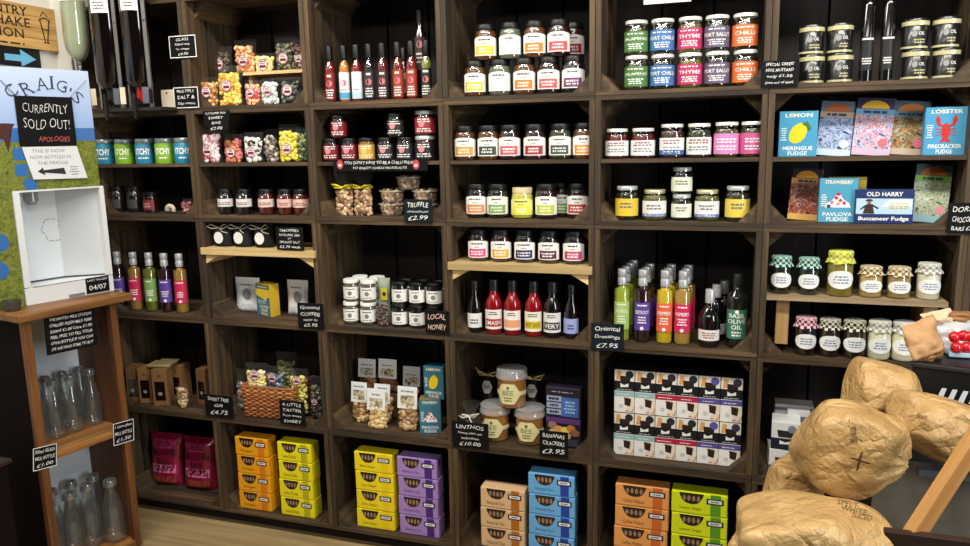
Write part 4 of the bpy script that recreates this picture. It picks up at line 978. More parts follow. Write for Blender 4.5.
W, H, D = .125, .215, .05; yy = -D/2-.0006
put('carton', box(-W/2, W/2, -D/2, D/2, 0, H, .004), mat((30, 26, 44), .4), t)
panel(t, 'blue_panel', -W*.05, W*.44, H*.52, H*.84, SM(60, 96, 160), yy)
for k in range(3):
    p = panel(t, 'white_panel', -W*.46, -W*.05, H*(.54+.11*k), H*(.63+.11*k), SM(150, 160, 186), yy-.0003)
    put('fine_print', dashes(W*.34, H*.05, 1, -W*.255, H*(.585+.11*k), y=yy-.0007, seed=k+3, fill=.8), SM(30, 30, 50), p)
put('fine_print', dashes(W*.8, H*.03, 1, 0, H*.92, y=yy, seed=9), SM(150, 150, 170), t)
put('fine_print', dashes(W*.4, H*.22, 4, W*.2, H*.68, y=yy-.0004, seed=8), SM(150, 190, 226), t)
panel(t, 'purple_band', -W*.48, W*.48, H*.40, H*.49, SM(90, 50, 110), yy)
for k, (x, q, c) in enumerate(((-.3, .36, (150, 110, 90)), (-.12, .30, (196, 150, 70)), (.06, .29, (222, 190, 90)), (.22, .33, (176, 120, 60)), (-.28, .24, (196, 160, 110)), (.34, .26, (140, 90, 60)), (.1, .2, (190, 150, 100)))):
    put('cracker_picture', poly(ell(W*x, H*q, W*.13, H*.06, 10), yy-.0003-.0001*k), SM(*c), t)
panel(t, 'foot_panel', W*.1, W*.42, H*.03, H*.14, SM(60, 60, 76), yy)
sign('black chalk sign hung before the truffle bag, lower left of honey tubs', 452.5, 424.5, 488, 446, [('LINTHOS', 1.2), ('honey jam set', .8), ('selection', .7), ('£10.00', 1.1)], plane=-.005)
sign('black chalk cracker price sign in front of the purple packet', 539.5, 433, 568, 455, ['BANANAS', 'CRACKERS', ('£3.95', 1.2)], plane=-.005)
sign('teal black chalk price sign on the post left of the dressings', 591, 324.5, 624, 349.5, ['Oriental', 'Dressings', '£7.95'], plane=-.005, board=SLATEB)

# ================================================================== column 1
g = 'sweet bags with round stickers'
rz_ = base(0)+.1273
up = [(222, .095, .105, [(90, 70, 50), (150, 130, 100), (60, 44, 34)], 'bag of brown toffees on the riser, far left'), (246, .095, .125, [(214, 150, 90), (236, 200, 150), (196, 110, 60)], 'bag of orange fizzy sweets on the riser'), (266, .09, .07, [(236, 226, 150), (240, 236, 200), (226, 206, 90)], 'small bag of cream yellow bonbons on the riser'), (286, .085, .125, [(40, 44, 36), (90, 96, 70), (150, 140, 110)], 'bag of dark liquorice on the riser'), (301.5, .06, .115, [(120, 60, 60), (196, 180, 170), (60, 50, 50)], 'bag of mixed sweets on the riser at the right post')]
for px, W, H, cs, lb in up: pouch(lb, px, .185, rz_, W, H, cs, group=g, D=.04)
lo = [(211, .09, .11, [(196, 130, 50), (226, 190, 130), (170, 100, 40)], 'bag of cola bottle sweets, front left under the riser'), (231, .10, .145, [(236, 190, 70), (240, 226, 120), (220, 160, 60)], 'bag of yellow and amber sweets, tallest in front of the riser'), (254.5, .07, .09, [(220, 60, 80), (236, 150, 150), (240, 200, 120)], 'bag of red and pink sweets below the riser'), (271.5, .075, .095, [(236, 236, 230), (206, 220, 210), (240, 240, 238)], 'bag of white mint sweets below the riser'), (291.5, .085, .095, [(36, 40, 36), (60, 70, 60), (120, 126, 110)], 'bag of black liquorice sweets below the riser at right')]
for px, W, H, cs, lb in lo: pouch(lb, px, .075 if px != 231 else .055, base(0), W, H, cs, group=g, D=.05, szf=.5)
md = [(211, .10, .13, [(226, 170, 176), (240, 226, 226), (206, 120, 130), (240, 236, 236)], 'bag of pink and white sweets, leftmost on the middle sweets shelf', .011), (234.5, .078, .105, [(206, 130, 70), (226, 120, 130), (150, 60, 60)], 'bag of orange and rose sweets on the middle sweets shelf', .010), (254.5, .08, .11, [(236, 236, 226), (30, 30, 30), (240, 240, 236), (210, 206, 190)], 'bag of black and white humbugs on the middle sweets shelf', .010), (272.5, .06, .12, [(150, 136, 116), (200, 190, 176), (90, 80, 70)], 'bag of grey brown toffees behind on the middle sweets shelf', .010), (290, .085, .135, [(226, 206, 60), (236, 226, 110), (214, 190, 40)], 'bag of lemon yellow sweets on the middle sweets shelf', .010), (304.5, .05, .125, [(70, 96, 50), (150, 160, 90), (40, 50, 30)], 'bag of dark green sweets by the right post', .009)]
for i, (px, W, H, cs, lb, rd) in enumerate(md): pouch(lb, px, .06 if i != 3 else .09, MID, W, H, cs, group=g, rad=rd, sticker=i not in (3, 5))
sign('black shield shaped chalk tag hanging above the pink sweets', 203.5, 110, 229, 132, [('A LITTLE SWEET TREAT', .7), ('SWEET', .9), ('BAG', .9), ('£2.00', 1)], plane=-.012, shape=[(-1, .75), (-.9, 1), (1, 1), (1, .6), (.85, -.8), (0, -1), (-.7, -.5)])
g = 'sauce jars under the sweets'
z = base(1)
for i, (px, ct, lc) in enumerate(((226, BR(30, 12, 10), (222, 216, 214)), (244.5, BR(30, 12, 10), (222, 216, 214)), (266.5, BR(120, 30, 14), (232, 200, 190)), (285.5, BR(120, 26, 14), (226, 180, 170)), (301.5, BR(120, 28, 16), (230, 190, 176)))):
    jar('relish_jar', ['dark jar with white label, leftmost under the sweet bags', 'dark jar with white label, second under the sweet bags', 'red jar with pale pink label, middle of five', 'red jar with pink label, fourth of five', 'red jar with pink label beside the right post'][i], 'jar', px, .055, z, .03, .093, BLACKLID, ct, (mat(lc, .5), .3, .62, 1.3, 0), group=g, lidh=.018, lidr=.9, fine=[(.36, .5, 2, SM(120, 60, 60), 1.2)], emblem=(WHITE, .5, .66, .74, -.2))
# black tied pouches
z = 1.1403; g = 'black pouches with round white tags'
for i, (px, y) in enumerate(((223.5, .045), (243, .05), (264, .05))):
    t = thing('salt_pouch', 'black cloth pouch tied with string, %s of three on the pine shelf' % ['left', 'middle', 'right'][i], 'pouch', (X_at(px, y, z+.04), y, z), 0, g)
    put('cloth_bag', pouch_mesh(.078, .088, .055, .25, 60+i), mat((13, 13, 14), .85), t)
    put('tag', poly(ell(0, .036, .0205, .0225, 18), -.0305), SM(226, 226, 222), t)
    dx = .035 if i != 1 else -.02
    V, Fc = multi([tube([(0, -.02, .072), (-.03, -.032, .086), (-.05, -.03, .078), (-.03, -.03, .070), (0, -.022, .072)], .0016), tube([(0, -.02, .072), (.03, -.03, .088), (.045, -.03, .08), (.02, -.028, .070), (0, -.022, .072)], .0016), tube([(0, -.022, .072), (.02, -.034, .06), (.035+dx*.3, -.034, .055)], .0014)])
    put('string', mk(V, Fc, True), mat((190, 180, 156), .8), t)
sign('black chalk salt sign at the right end of the pine shelf', 277, 227.5, 302.5, 249.5, [('SMOKED', .9), ('NATURAL SEA', .8), ('or', .5), ('SMOKED SALT', .8), ('£3.75 each', .9)], plane=-.0165)
# white coffee pouches and box
z = base(2)
def coffee(lb, px, y, W, H):
    t = thing('coffee_pouch', lb, 'pouch', (X_at(px, y, z+H*.5), y, z), rot=(-.05, 0, 0), group='white coffee pouches')
    put('pouch', pouch_mesh(W, H, .04, .18, int(px), 0.0), SM(232, 232, 236), t)
    put('emblem', poly(ell(.01, H*.54, W*.16, H*.16, 14), -.0235), SM(126, 130, 126), t)
    put('fine_print', dashes(W*.6, H*.08, 1, .005, H*.80, y=-.019, seed=int(px)), SM(130, 130, 136), t)
    put('fine_print', dashes(W*.7, H*.1, 2, 0, H*.2, y=-.0235, seed=int(px)+1, fill=.3), SM(160, 160, 164), t)
coffee('white coffee pouch at left, overlapped by the yellow fudge box', 247.5, .135, .112, .135)
coffee('white coffee pouch at right, behind the coffee chalk sign', 297.5, .13, .092, .135)
t = thing('fudge_box', 'teal and yellow clotted cream fudge box between two white pouches', 'box', (X_at(268, .09, z+.06), .09, z), -.32)
W, H, D = .082, .126, .045; yy = -D/2-.0005
put('carton', box(-W/2, W/2, -D/2, D/2, 0, H, .0008), mat((206, 170, 40), .45), t)
panel(t, 'front_print', -W*.49, W*.49, .001, H*.84, SM(62, 110, 128), yy)
put('yellow_hill', poly([(-W*.49, H*.84), (-W*.49, H*.64), (-W*.25, H*.60), (0, H*.55), (W*.2, H*.45), (W*.3, H*.58), (W*.49, H*.62), (W*.49, H*.84)], yy-.0003), SM(214, 186, 50), t)
panel(t, 'title_strip', -W*.49, W*.49, H*.84, H*.99, SM(80, 104, 100), yy)
put('lettering', text_mesh('CLOTTED\nCREAM\nFUDGE', W*.66, H*.30, W*.05, H*.19, y=yy-.0004, bold=.02), SM(236, 226, 170), t)
put('fine_print', dashes(W*.8, H*.05, 1, 0, H*.91, y=yy-.0004, seed=5), SM(226, 206, 130), t)
put('fine_print', dashes(W*.6, H*.12, 3, -W*.1, H*.45, y=yy-.0004, seed=6), SM(190, 206, 206), t)
sign('black chalk coffee sign at lower right of the coffee pouches', 298.5, 304, 322.5, 328, [('Ground', 1), ('COFFEE', 1), ('now in', .7), ('£5.95', .9)], plane=-.0047)
# wicker basket of sweets
z = base(3)
t = thing('wicker_basket', 'rectangular wicker basket packed with sweet bags', 'basket', (X_at(278, .095, z+.05), .095, z), .05)
W, D, H = .205, .14, .125
strands = []
rows = 15; per = [(-W/2, -D/2), (W/2, -D/2), (W/2, D/2), (-W/2, D/2)]
def peri(s):
    L = [W, D, W, D]; s = s % (2*(W+D))
    for k in range(4):
        if s <= L[k]:
            a, b = per[k], per[(k+1) % 4]; u = s/L[k]; nn = [(0, -1), (1, 0), (0, 1), (-1, 0)][k]
            return a[0]+(b[0]-a[0])*u, a[1]+(b[1]-a[1])*u, nn
        s -= L[k]
for k in range(rows):
    pts = []; N = 84
    for i in range(N+1):
        x, y, nn = peri(i/N*2*(W+D)); q = .0042*math.sin(i/N*2*PI*21+(k % 2)*PI); tp = 1+.07*k/rows
        pts.append((x*tp+nn[0]*q, y*tp+nn[1]*q, .006+k*(H-.014)/(rows-1)))
    strands.append(tube(pts, .0048, 5))
wv = put('weave', mk(*multi(strands), True), islands('wicker', [(150, 90, 40), (176, 112, 54), (120, 66, 28), (196, 136, 76)], .6, .1), t); wv['kind'] = 'stuff'
put('base', box(-W/2, W/2, -D/2, D/2, 0, .006), mat((90, 54, 26), .7), t)
put('rim', mk(*tube([(peri(i/60*2*(W+D))[0]*1.08, peri(i/60*2*(W+D))[1]*1.08, H) for i in range(61)], .006, 6), True), mat((150, 92, 44), .6), t)
zb = z+.008
for px, y, dz, W_, H_, cs, lb, stk, rr in ((258, .08, .05, .085, .145, [(236, 220, 130), (244, 236, 180)], 'bag of pale yellow sweets in the basket, left', True, .2), (277, .09, .045, .085, .14, [(90, 110, 130), (60, 80, 110), (150, 150, 150), (40, 60, 90)], 'bag of blue sweets in the middle of the basket', True, -.1), (300, .085, .045, .075, .14, [(222, 206, 90), (236, 226, 120), (120, 116, 50)], 'bag of yellow and green sweets in the basket, right', True, .1), (288, .14, .08, .09, .15, [(110, 116, 66), (60, 60, 40), (150, 140, 90)], 'bag of dark green sweets at the back of the basket', False, 0)):
    pouch(lb, px, y, zb+dz*0, W_, H_+dz, cs, group='sweet bags packed in the basket', sticker=stk, rz=rr, fillh=.86, szf=.78)
pouch('tall bag of grey sweets squeezed left of the basket', 243.5, .10, z, .05, .165, [(110, 110, 106), (60, 60, 60), (170, 166, 160), (90, 110, 100)], group='sweet bags beside the basket', fillh=.7, szf=.45)
pouch('tall bag of dark liquorice squeezed right of the basket', 317.5, .085, z, .055, .17, [(40, 26, 30), (60, 44, 46), (110, 110, 90)], group='sweet bags beside the basket', fillh=.8, szf=.42)
sign('black chalk taster sign leaning on the wicker basket front', 280.5, 402.5, 304, 423.5, ['A LITTLE', 'TASTER', 'from every', 'SWEET'], plane=-.005)
sign('black chalk price sign at lower left of the wicker basket', 206, 397, 232, 415.5, [('SWEET TREE', .9), ('Gift', .8), ('£4.75', 1.1)], plane=-.005)

# ================================================================== column 0
g = 'printed tubs in alternating blue and green'
for i, px in enumerate((105, 124.6, 145, 164.8, 184)):
    c = (34, 130, 164) if i % 2 == 0 else (126, 176, 40)
    t = thing('printed_tub', '%s tub with white lettering, %s of five printed tubs' % (['blue', 'green'][i % 2], ['first', 'second', 'third', 'fourth', 'fifth'][i]), 'tub', (X_at(px, .05, MID+.045), .05, MID), .5, g)
    put('body', lathe([(0, 0), (.034, 0), (.036, .004), (.036, .073), (.031, .08)], 24), mat(c, .4), t)
    put('lid', lathe([(.033, .078), (.034, .079), (.034, .094), (.032, .096), (0, .0955)], 24), mat((150, 166, 170), .3, .5), t)
    put('lettering', text_mesh('ITCHY', .056, .024, .0, .047, r=.0366, bold=.03), WHITE, t)
    put('fine_print', dashes(.04, .010, 1, 0, .022, r=.0366, seed=i), WHITE, t)
z = base(1)
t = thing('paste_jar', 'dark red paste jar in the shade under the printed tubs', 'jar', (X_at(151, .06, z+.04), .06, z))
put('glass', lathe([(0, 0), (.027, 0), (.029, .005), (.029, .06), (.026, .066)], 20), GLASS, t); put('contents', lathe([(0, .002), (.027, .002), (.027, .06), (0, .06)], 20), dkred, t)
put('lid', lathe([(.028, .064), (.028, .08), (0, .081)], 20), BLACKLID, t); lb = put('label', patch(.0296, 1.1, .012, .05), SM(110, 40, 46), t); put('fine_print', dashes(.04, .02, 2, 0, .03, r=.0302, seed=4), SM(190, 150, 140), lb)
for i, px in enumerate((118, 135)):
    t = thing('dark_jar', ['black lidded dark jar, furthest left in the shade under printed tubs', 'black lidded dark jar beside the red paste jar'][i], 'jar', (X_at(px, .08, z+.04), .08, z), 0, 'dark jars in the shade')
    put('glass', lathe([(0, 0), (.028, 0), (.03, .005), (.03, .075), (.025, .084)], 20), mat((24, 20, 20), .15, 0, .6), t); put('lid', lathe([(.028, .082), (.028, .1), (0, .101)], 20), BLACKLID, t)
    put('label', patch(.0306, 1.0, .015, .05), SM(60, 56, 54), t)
t = thing('scallop_shell', 'pale scallop shell lying on the shelf beside the pink packet', 'shell', (X_at(172, .045, z+.018), .045, z+.0005))
V = [(0, 0, .004)]; n = 28
for i in range(n+1):
    a = -.35+i/n*(PI+.7); k = 1+.05*math.cos(i*PI)
    for q in (.35, .7, 1.0): V.append((.025*q*k*math.cos(a), -.014*math.sin(PI*q*.8)*(1+.15*math.cos(i*PI))-.002, .010+.022*q*k*math.sin(a)+.004))
Fc = []
for i in range(n):
    b = 1+3*i; Fc += [(0, b, b+3), (b, b+1, b+4, b+3), (b+1, b+2, b+5, b+4)]
so = put('shell', mk(V, Fc, True), mat((206, 190, 170), .6), t); md_ = so.modifiers.new('thick', 'SOLIDIFY'); md_.thickness = .002
pouch('small pink wrapped packet at right end under the printed tubs', 188, .05, z, .045, .055, [(150, 80, 90), (190, 130, 130), (110, 60, 70)], sticker=False, group=None, rad=.008, cat='packet', name='pink_packet')
z = base(2); g = 'dressing bottles beside the white dispenser'
for i, (px, k) in enumerate(((119, 'violet'), (135, 'raspberry'), (150.7, 'green'), (165.8, 'violet'), (181, 'raspberry'))):
    dressing(['violet labelled bottle, first of five beside the white dispenser', 'raspberry labelled bottle, second of five beside the white dispenser', 'green labelled bottle in the middle of five', 'violet labelled bottle right of the green labelled bottle', 'raspberry labelled bottle, last of five beside the crate post'][i], px, .055, z, k, g)
# kraft gift boxes
z = base(3)
KR = wood('kraft_card', (120, 84, 50), (150, 108, 66), 2, .7)
for i, (px, y, W, H, rz) in enumerate(((136, .07, .05, .15, .25), (148.5, .07, .055, .15, .25), (163, .06, .062, .155, .3), (181.5, .14, .05, .15, 0), (206, .12, .045, .15, 0))):
    t = thing('gift_box', 'brown card gift box with clear window, %s in its crate' % ['leftmost', 'second from left', 'widest and brightest one', 'one set back behind small pouch', 'rightmost one against the post'][i], 'box', (X_at(px, y, z+H/2), y, z), rz, 'brown windowed gift boxes')
    D = .06; yy = -D/2-.0005
    put('carton', box(-W/2, W/2, -D/2, D/2, 0, H, .001), KR, t)
    w_ = panel(t, 'window', -W*.34, W*.34, H*.14, H*.66, mat((22, 16, 14), .08, 0, .7), yy)
    put('jar_label', poly(ell(0, H*.33, W*.16, H*.05, 10), yy-.0004), SM(150, 140, 126), w_)
    put('emblem', poly(ell(0, H*.82, W*.12, H*.03, 10), yy), SM(90, 60, 36), t)
t = thing('paper_fold', 'flat folded brown paper packet lying on the gift boxes', 'packet', (X_at(162, .08, z+.165), .08, z+.1565), .2)
put('packet', box(-.05, .05, -.035, .035, 0, .012, .004), SM(150, 130, 90), t); put('flap', box(-.02, .06, -.02, .04, .0122, .018, .002), SM(126, 112, 80), t)
pouch('small clear pouch of pale nuts in front of the gift boxes', 184, .05, z, .05, .1, [(190, 160, 110), (210, 190, 150), (150, 120, 80)], sticker=False, cat='nut bag', name='nut_bag')
# pink crisp packets
z = base(4)
for i, px in enumerate((166.5, 199.5)):
    t = thing('crisp_packet', ['pink crisp packet, left of the pair on the lowest level', 'pink crisp packet, right of the pair on the lowest level'][i], 'packet', (X_at(px, .13, z+.1), .13, z), rot=(-.06, .03, .12), group='pink crisp packets')
    W, H = .152, .228
    me = pouch_mesh(W, H, .07, .08, 90+i, 0.02, 16)
    put('packet', me, mat((140, 22, 58), .25, .1, .5, bump=.3, bscale=25), t)  # packet pink is darkened to carry the shade inside the crate
    bv = BVHTree.FromPolygons([v.co.copy() for v in me.vertices], [tuple(p.vertices) for p in me.polygons])
    def stick(mesh2, off=.0008):
        m2 = mesh2.copy()
        for v in m2.vertices:
            h = bv.ray_cast(Vector((v.co.x, -.3, v.co.z)), Vector((0, 1, 0)))
            if h[0]: v.co.y = h[0].y-off
        return m2
    def gridp(x0, x1, z0, z1, n=8):
        V = [(x0+(x1-x0)*a/n, 0, z0+(z1-z0)*b/n) for b in range(n+1) for a in range(n+1)]
        return mk(V, [(b*(n+1)+a, b*(n+1)+a+1, (b+1)*(n+1)+a+1, (b+1)*(n+1)+a) for b in range(n) for a in range(n)], True)
    put('pale_panel', stick(gridp(-W*.40, W*.36, H*.26, H*.42), .0006), mat((226, 120, 160), .4), t)
    put('lower_band', stick(gridp(-W*.46, W*.46, H*.08, H*.2), .0006), mat((150, 66, 40), .4), t)
    put('upper_band', stick(gridp(-W*.36, W*.36, H*.74, H*.9), .0006), mat((190, 60, 110), .4), t)
    put('lettering', stick(text_mesh('BROWN\nBAG\nCRISPS', W*.7, H*.40, 0, H*.50, y=0, bold=.03), .0016), mat((50, 14, 30), .5), t)
    put('fine_print', stick(dashes(W*.5, H*.08, 2, 0, H*.82, y=0, seed=i), .0014), mat((60, 16, 40), .5), t)
# drink dispensers in the top left crate
b0 = base(0)
wine = mat((12, 4, 6), .08, 0, .7)
t = thing('dispenser_rail', 'black shelf rail with taps under the dark drink tubes', 'rail', (X_at(135, -.05, b0+.01), -.0905, b0))
put('rail', box(-.16, .15, .0, .09, -.012, .0), mat((30, 28, 20), .5), t)
for i, (pxl, pxr, lb) in enumerate(((99, 122, 'tall dark wine dispenser tube, left one'), (128, 151, 'tall dark wine dispenser tube with red tap, right one'))):
    xa, xb = X_at(pxl, -.05, b0+.2), X_at(pxr, -.05, b0+.2); r = (xb-xa)/2
    t = thing('drink_dispenser', lb, 'dispenser', ((xa+xb)/2, -.055, b0), 0, 'dark drink dispensers')
    put('tube', lathe([(0, .07), (r*.7, .072), (r, .095), (r, .55), (0, .55)], 24), wine, t)
    put('frame', boxes([(r+.003, r+.019, -.03, -.024, .0005, .55), (-r-.012, -r-.003, .0, .01, .0005, .55)]), STEEL, t)
    for q in (.03, .06, .30): put('bolt', lathe([(0, 0), (.003, 0), (.003, .002), (0, .002)], 8), BLACK, t, (r+.011, -.031, q), (PI/2, 0, 0))
    put('stem', lathe([(.019, .022), (.022, .075)], 14), mat((180, 16, 28), .2, 0, .5) if i else BLACK, t)
    put('tap', boxes([(-.006, .006, -.036, .01, .014, .032), (-.005, .005, -.046, -.0365, -.04, .05)]), BLACK, t)
    c = put('card', box(-r-.004, -r+.020, -.05, -.0485, .0125, .072, .0003), SM(214, 204, 176), t)
    put('metal_plate', box(r-.012, r+.016, -.045, -.0435, .0125, .07, .0003), STEEL, t)
    l = put('label', patch(r+.001, .6, .335, .385, 0, 8, .35), Wl, t); put('fine_print', dashes(r*.8, .03, 3, r*.35, .36, r=r+.0015, seed=i), INK, l)
t = thing('price_card', 'blank cream price card right of the dispenser taps', 'card', (X_at(168, .012, b0+.035), .012, b0))
put('card', box(-.03, .03, 0, .0015, 0, .066, .0003), SM(220, 210, 184), t); put('emblem', poly(ell(-.004, .054, .005, .005, 10), -.0005), SM(150, 90, 50), t)
sign('small white framed chalk tag in the upper part of the dispenser crate', 170.5, 34.5, 195, 58.5, [('GLASS', 1), ('500ml only', 1), ('for vinegar', .9), ('£4.50', 1)], plane=-.0048, frame=True)
sign('small white framed chalk tag at the base of the dispenser crate post', 175, 86.5, 197.5, 108.5, [('MULTIPLY', .8), ('SALT &', 1), ('50p more', 1)], plane=-.0048, frame=True)
# hanging glass vessel on the left wall
p = on_y(79, 62, -.06); 
t = thing('glass_vessel', 'hanging glass vessel of pale green liquid beside the wall', 'vessel', (p.x, -.06, p.z), 0)
R = .044; hv = .30
gp = [(.004, -.035), (.006, -.005), (.018, .006), (.032, .024), (.041, .05), (R, .085), (R, hv)]
put('glass', lathe(gp, 28), CLEAR, t)
put('contents', lathe([(0, .006)]+[(a*.93, b+.003) for a, b in gp[2:-1]]+[(R*.93, .215), (0, .215)], 28), mat((150, 156, 126), .1, 0, .6), t)
put('spout', lathe([(0, -.045), (.006, -.045), (.006, .0), (.012, .004)], 12), CLEAR, t)
put('wall_bracket', boxes([(-.058, -.053, .02, .03, -.05, hv), (.053, .058, .02, .03, -.05, hv), (-.058, .058, .0301, .04, .24, .26)]), mat((150, 148, 140), .4, .3), t)
l = put('label', patch(R+.001, .55, .212, .262), Wl, t); put('fine_print', dashes(.045, .035, 2, 0, .237, r=R+.0016, seed=2), INK, l)
# wooden sign on the left wall
t = thing('wooden_sign', 'wooden milkshake sign with burnt lettering on the cream wall', 'sign', (-2.0985, -.225, 1.965), rz=PI/2)
Wd, Hd = .44, .158
for k in range(4):
    put('plank', box(-Wd/2, Wd/2, -.018, 0, -Hd/2+k*Hd/4+.0006, -Hd/2+(k+1)*Hd/4-.0006, .001), wood('sign_plank', (150, 112, 58), (206, 166, 100), 0, .6) if k == 0 else bpy.data.materials['sign_plank'], t)
BURN = mat((50, 26, 12), .7)
for s, zc, xe in (('PANTRY', .052, .10), ('MILKSHAKE', .012, .107), ('STATION', -.029, .075)):
    w_ = .036*len(s)*.92
    put('lettering', text_mesh(s, w_, .033, xe-w_/2, zc, y=-.0186, bold=.012), BURN, t)
put('fine_print', dashes(.20, .012, 1, 0, -.066, y=-.0186, seed=3), BURN, t)
sh = [(.150, .03), (.165, -.045), (.158, -.05), (.182, -.05), (.175, -.045), (.190, .03)]
put('glass_drawing', mk(*multi([tube([(x, -.0188, q) for x, q in sh], .0022, 4), tube([(.146, -.0188, .03), (.17, -.0188, .04), (.194, -.0188, .03)], .0022, 4), tube([(.155, -.0188, .045), (.168, -.0188, .062), (.185, -.0188, .045)], .0022, 4), tube([(.160, -.0188, .0), (.182, -.0188, -.005)], .0018, 4)])), BURN, t)
# small black and blue arrow board under the sign
t = thing('arrow_board', 'black board with a blue arrow under the wooden sign', 'sign', (-2.0985, -.15, 1.855), rz=PI/2)
put('board', box(-.12, .065, -.012, 0, -.035, .035, .001), BLACK, t)
put('arrow', poly([(-.085, .005), (-.02, .005), (-.02, .026), (.045, -.006), (-.02, -.036), (-.02, -.018), (-.085, -.018)], -.0126), SM(110, 180, 214), t)

t = thing('price_card', 'plain white card hanging from the top of the pesto crate', 'card', (X_at(668, .02, 2.02), .02, 2.0))
a1 = on_y(668, 3, .02); put('card', box(-.068, .068, 0, .0015, a1.z-2.0, .03, .0003), SM(206, 206, 200), t)

# ================================================================== left stand, bottles and white dispenser
CR = math.radians(78); cu_ = Vector((math.cos(CR), math.sin(CR), 0)); cn_ = Vector((math.sin(CR), -math.cos(CR), 0))
Rf = Vector((-1.715, -.22, 0)); Wc = .335; Dc = .27; Hc = .962
ctr = Rf-cu_*(Wc/2)
wOak = wood('stand_oak', (70, 38, 14), (150, 96, 46), 2, .5)
wOakX = wood('stand_oak_long', (96, 58, 24), (184, 130, 70), 0, .5)
wBack = wood('stand_back', (70, 42, 20), (110, 70, 36), 2, .6)
wSideShade = mat((18, 6, 5), .8, spec=.1)  # near-black colour paints in the shade on the stand's left side
t = thing('bottle_stand', 'tall wooden stand with two open shelves of empty glass bottles', 'cabinet', ctr, CR)
a = Wc/2
put('side_panel', box(-a, -a+.012, .026, Dc, 0.03, Hc), wSideShade, t); put('side_panel', box(a-.012, a, .026, Dc, 0.03, Hc), wBack, t)
put('front_post', box(-a, -a+.026, 0, .026, 0, Hc, .002), wOak, t); put('front_post', box(a-.026, a, 0, .026, 0, Hc, .002), wOak, t)
put('back_panel', box(-a+.012, a-.012, Dc-.01, Dc, .03, Hc), mat((214, 222, 230), .6), t)
put('bottom_shelf', box(-a+.0125, a-.0125, .012, Dc-.0225, .012, .03), wOakX, t)
put('front_rail', box(-a+.0262, a-.0262, 0, .0115, 0, .03), wOakX, t)
ZS = .487
put('middle_shelf', box(-a+.0125, a-.0125, .0, Dc-.0225, ZS-.022, ZS), wOakX, t)
put('worktop', box(-a-.022, a+.055, -.02, Dc+.01, Hc+.0003, Hc+.027, .004), wOakX, t)
# signs on the stand
def stand_sign(label, corners, lines, frame=False):
    o = ctr+cn_*.0035; P = [on_plane(x, y, o, cn_) for x, y in corners]   # tl, tr, br, bl
    X = [(p-ctr).dot(cu_) for p in P]; Zs = [p.z for p in P]
    cx, czz = sum(X)/4, sum(Zs)/4; W = ((X[1]-X[0])+(X[2]-X[3]))/2; H = ((Zs[0]-Zs[3])+(Zs[1]-Zs[2]))/2
    tl = math.atan2((Zs[1]-Zs[0]+Zs[2]-Zs[3])/2, W)
    s = thing('chalk_sign', label, 'sign', o+cu_*cx+Vector((0, 0, czz))-Vector((0, 0, o.z)), CR)
    s.rotation_euler = (0, -tl, CR)
    put('board', box(-W/2, W/2, 0, .0034, -H/2, H/2, .0006), SLATE, s)
    if frame:
        f = .0022; put('frame', boxes([(-W/2, W/2, -.0008, .001, H/2-f, H/2), (-W/2, W/2, -.0008, .001, -H/2, -H/2+f), (-W/2, -W/2+f, -.0008, .001, -H/2+f, H/2-f), (W/2-f, W/2, -.0008, .001, -H/2+f, H/2-f)]), CHALK, s)
    hl = H*.9/len(lines)
    for k, l in enumerate(lines): put('lettering', text_mesh(l, W*.82, hl*.5, 0, H*.45-(k+.5)*hl, y=-.0008, bold=.006, hand=.03), CHALK, s)
stand_sign('large black chalk notice hanging under the stand worktop', [(43, 316), (94, 308), (99, 344), (48, 356)], ['THE PANTRY MILK STATION', 'CHILLED FRESH MILK HERE', '500ml £1.00 Litre £1.80', 'FEEL FREE TO FILL YOUR', 'OWN BOTTLE IF YOU CAN', 'OR WE HAVE SOME TO BUY'])
stand_sign('white framed chalk price tag on the left post of the stand', [(32, 449), (56, 443.5), (57.5, 465), (34, 471.5)], ['500ml GLASS', 'MILK BOTTLE', '£1.00'], True)
stand_sign('white framed chalk price tag on the right post of the stand', [(112, 424.5), (132.5, 419), (135, 439.5), (114.5, 446)], ['1 Litre glass', 'MILK BOTTLE', '£1.50'], True)
def milk(label, px, py, z, h, r, group):
    p = on_z(px, py, z+h); 
    q = p-ctr; lx, ly = q.dot(cu_), -q.dot(cn_)
    lx = max(-a+.014+r, min(a-.014-r, lx)); ly = max(.016+r*.9, min(Dc-.03-r, ly))
    return label, lx, ly, z, h, r, group
bl = []
for i, (px, py) in enumerate(((98, 366), (81, 365), (62, 373), (48, 378), (35, 384), (64, 366), (44, 370), (33, 375))): bl.append(milk('small empty glass milk bottle, %s on the stand middle shelf' % ['front right end', 'second from right front', 'third from right front', 'fourth from right front', 'front left end', 'rear behind the third', 'rear behind the fourth', 'rear left corner'][i], px, py, ZS+.0005, .212, .032, 'small glass bottles on the middle shelf'))
for i, (px, py) in enumerate(((111, 477.5), (88, 484), (69.5, 492), (51, 500), (90, 475.5), (67, 480), (49, 488))): bl.append(milk('large empty glass milk bottle, %s on the stand bottom shelf' % ['right end', 'second from right front', 'third from right front', 'front left end', 'rear second', 'rear third', 'rear left corner'][i], px, py, .0305, .245, .0385, 'large glass bottles on the bottom shelf'))
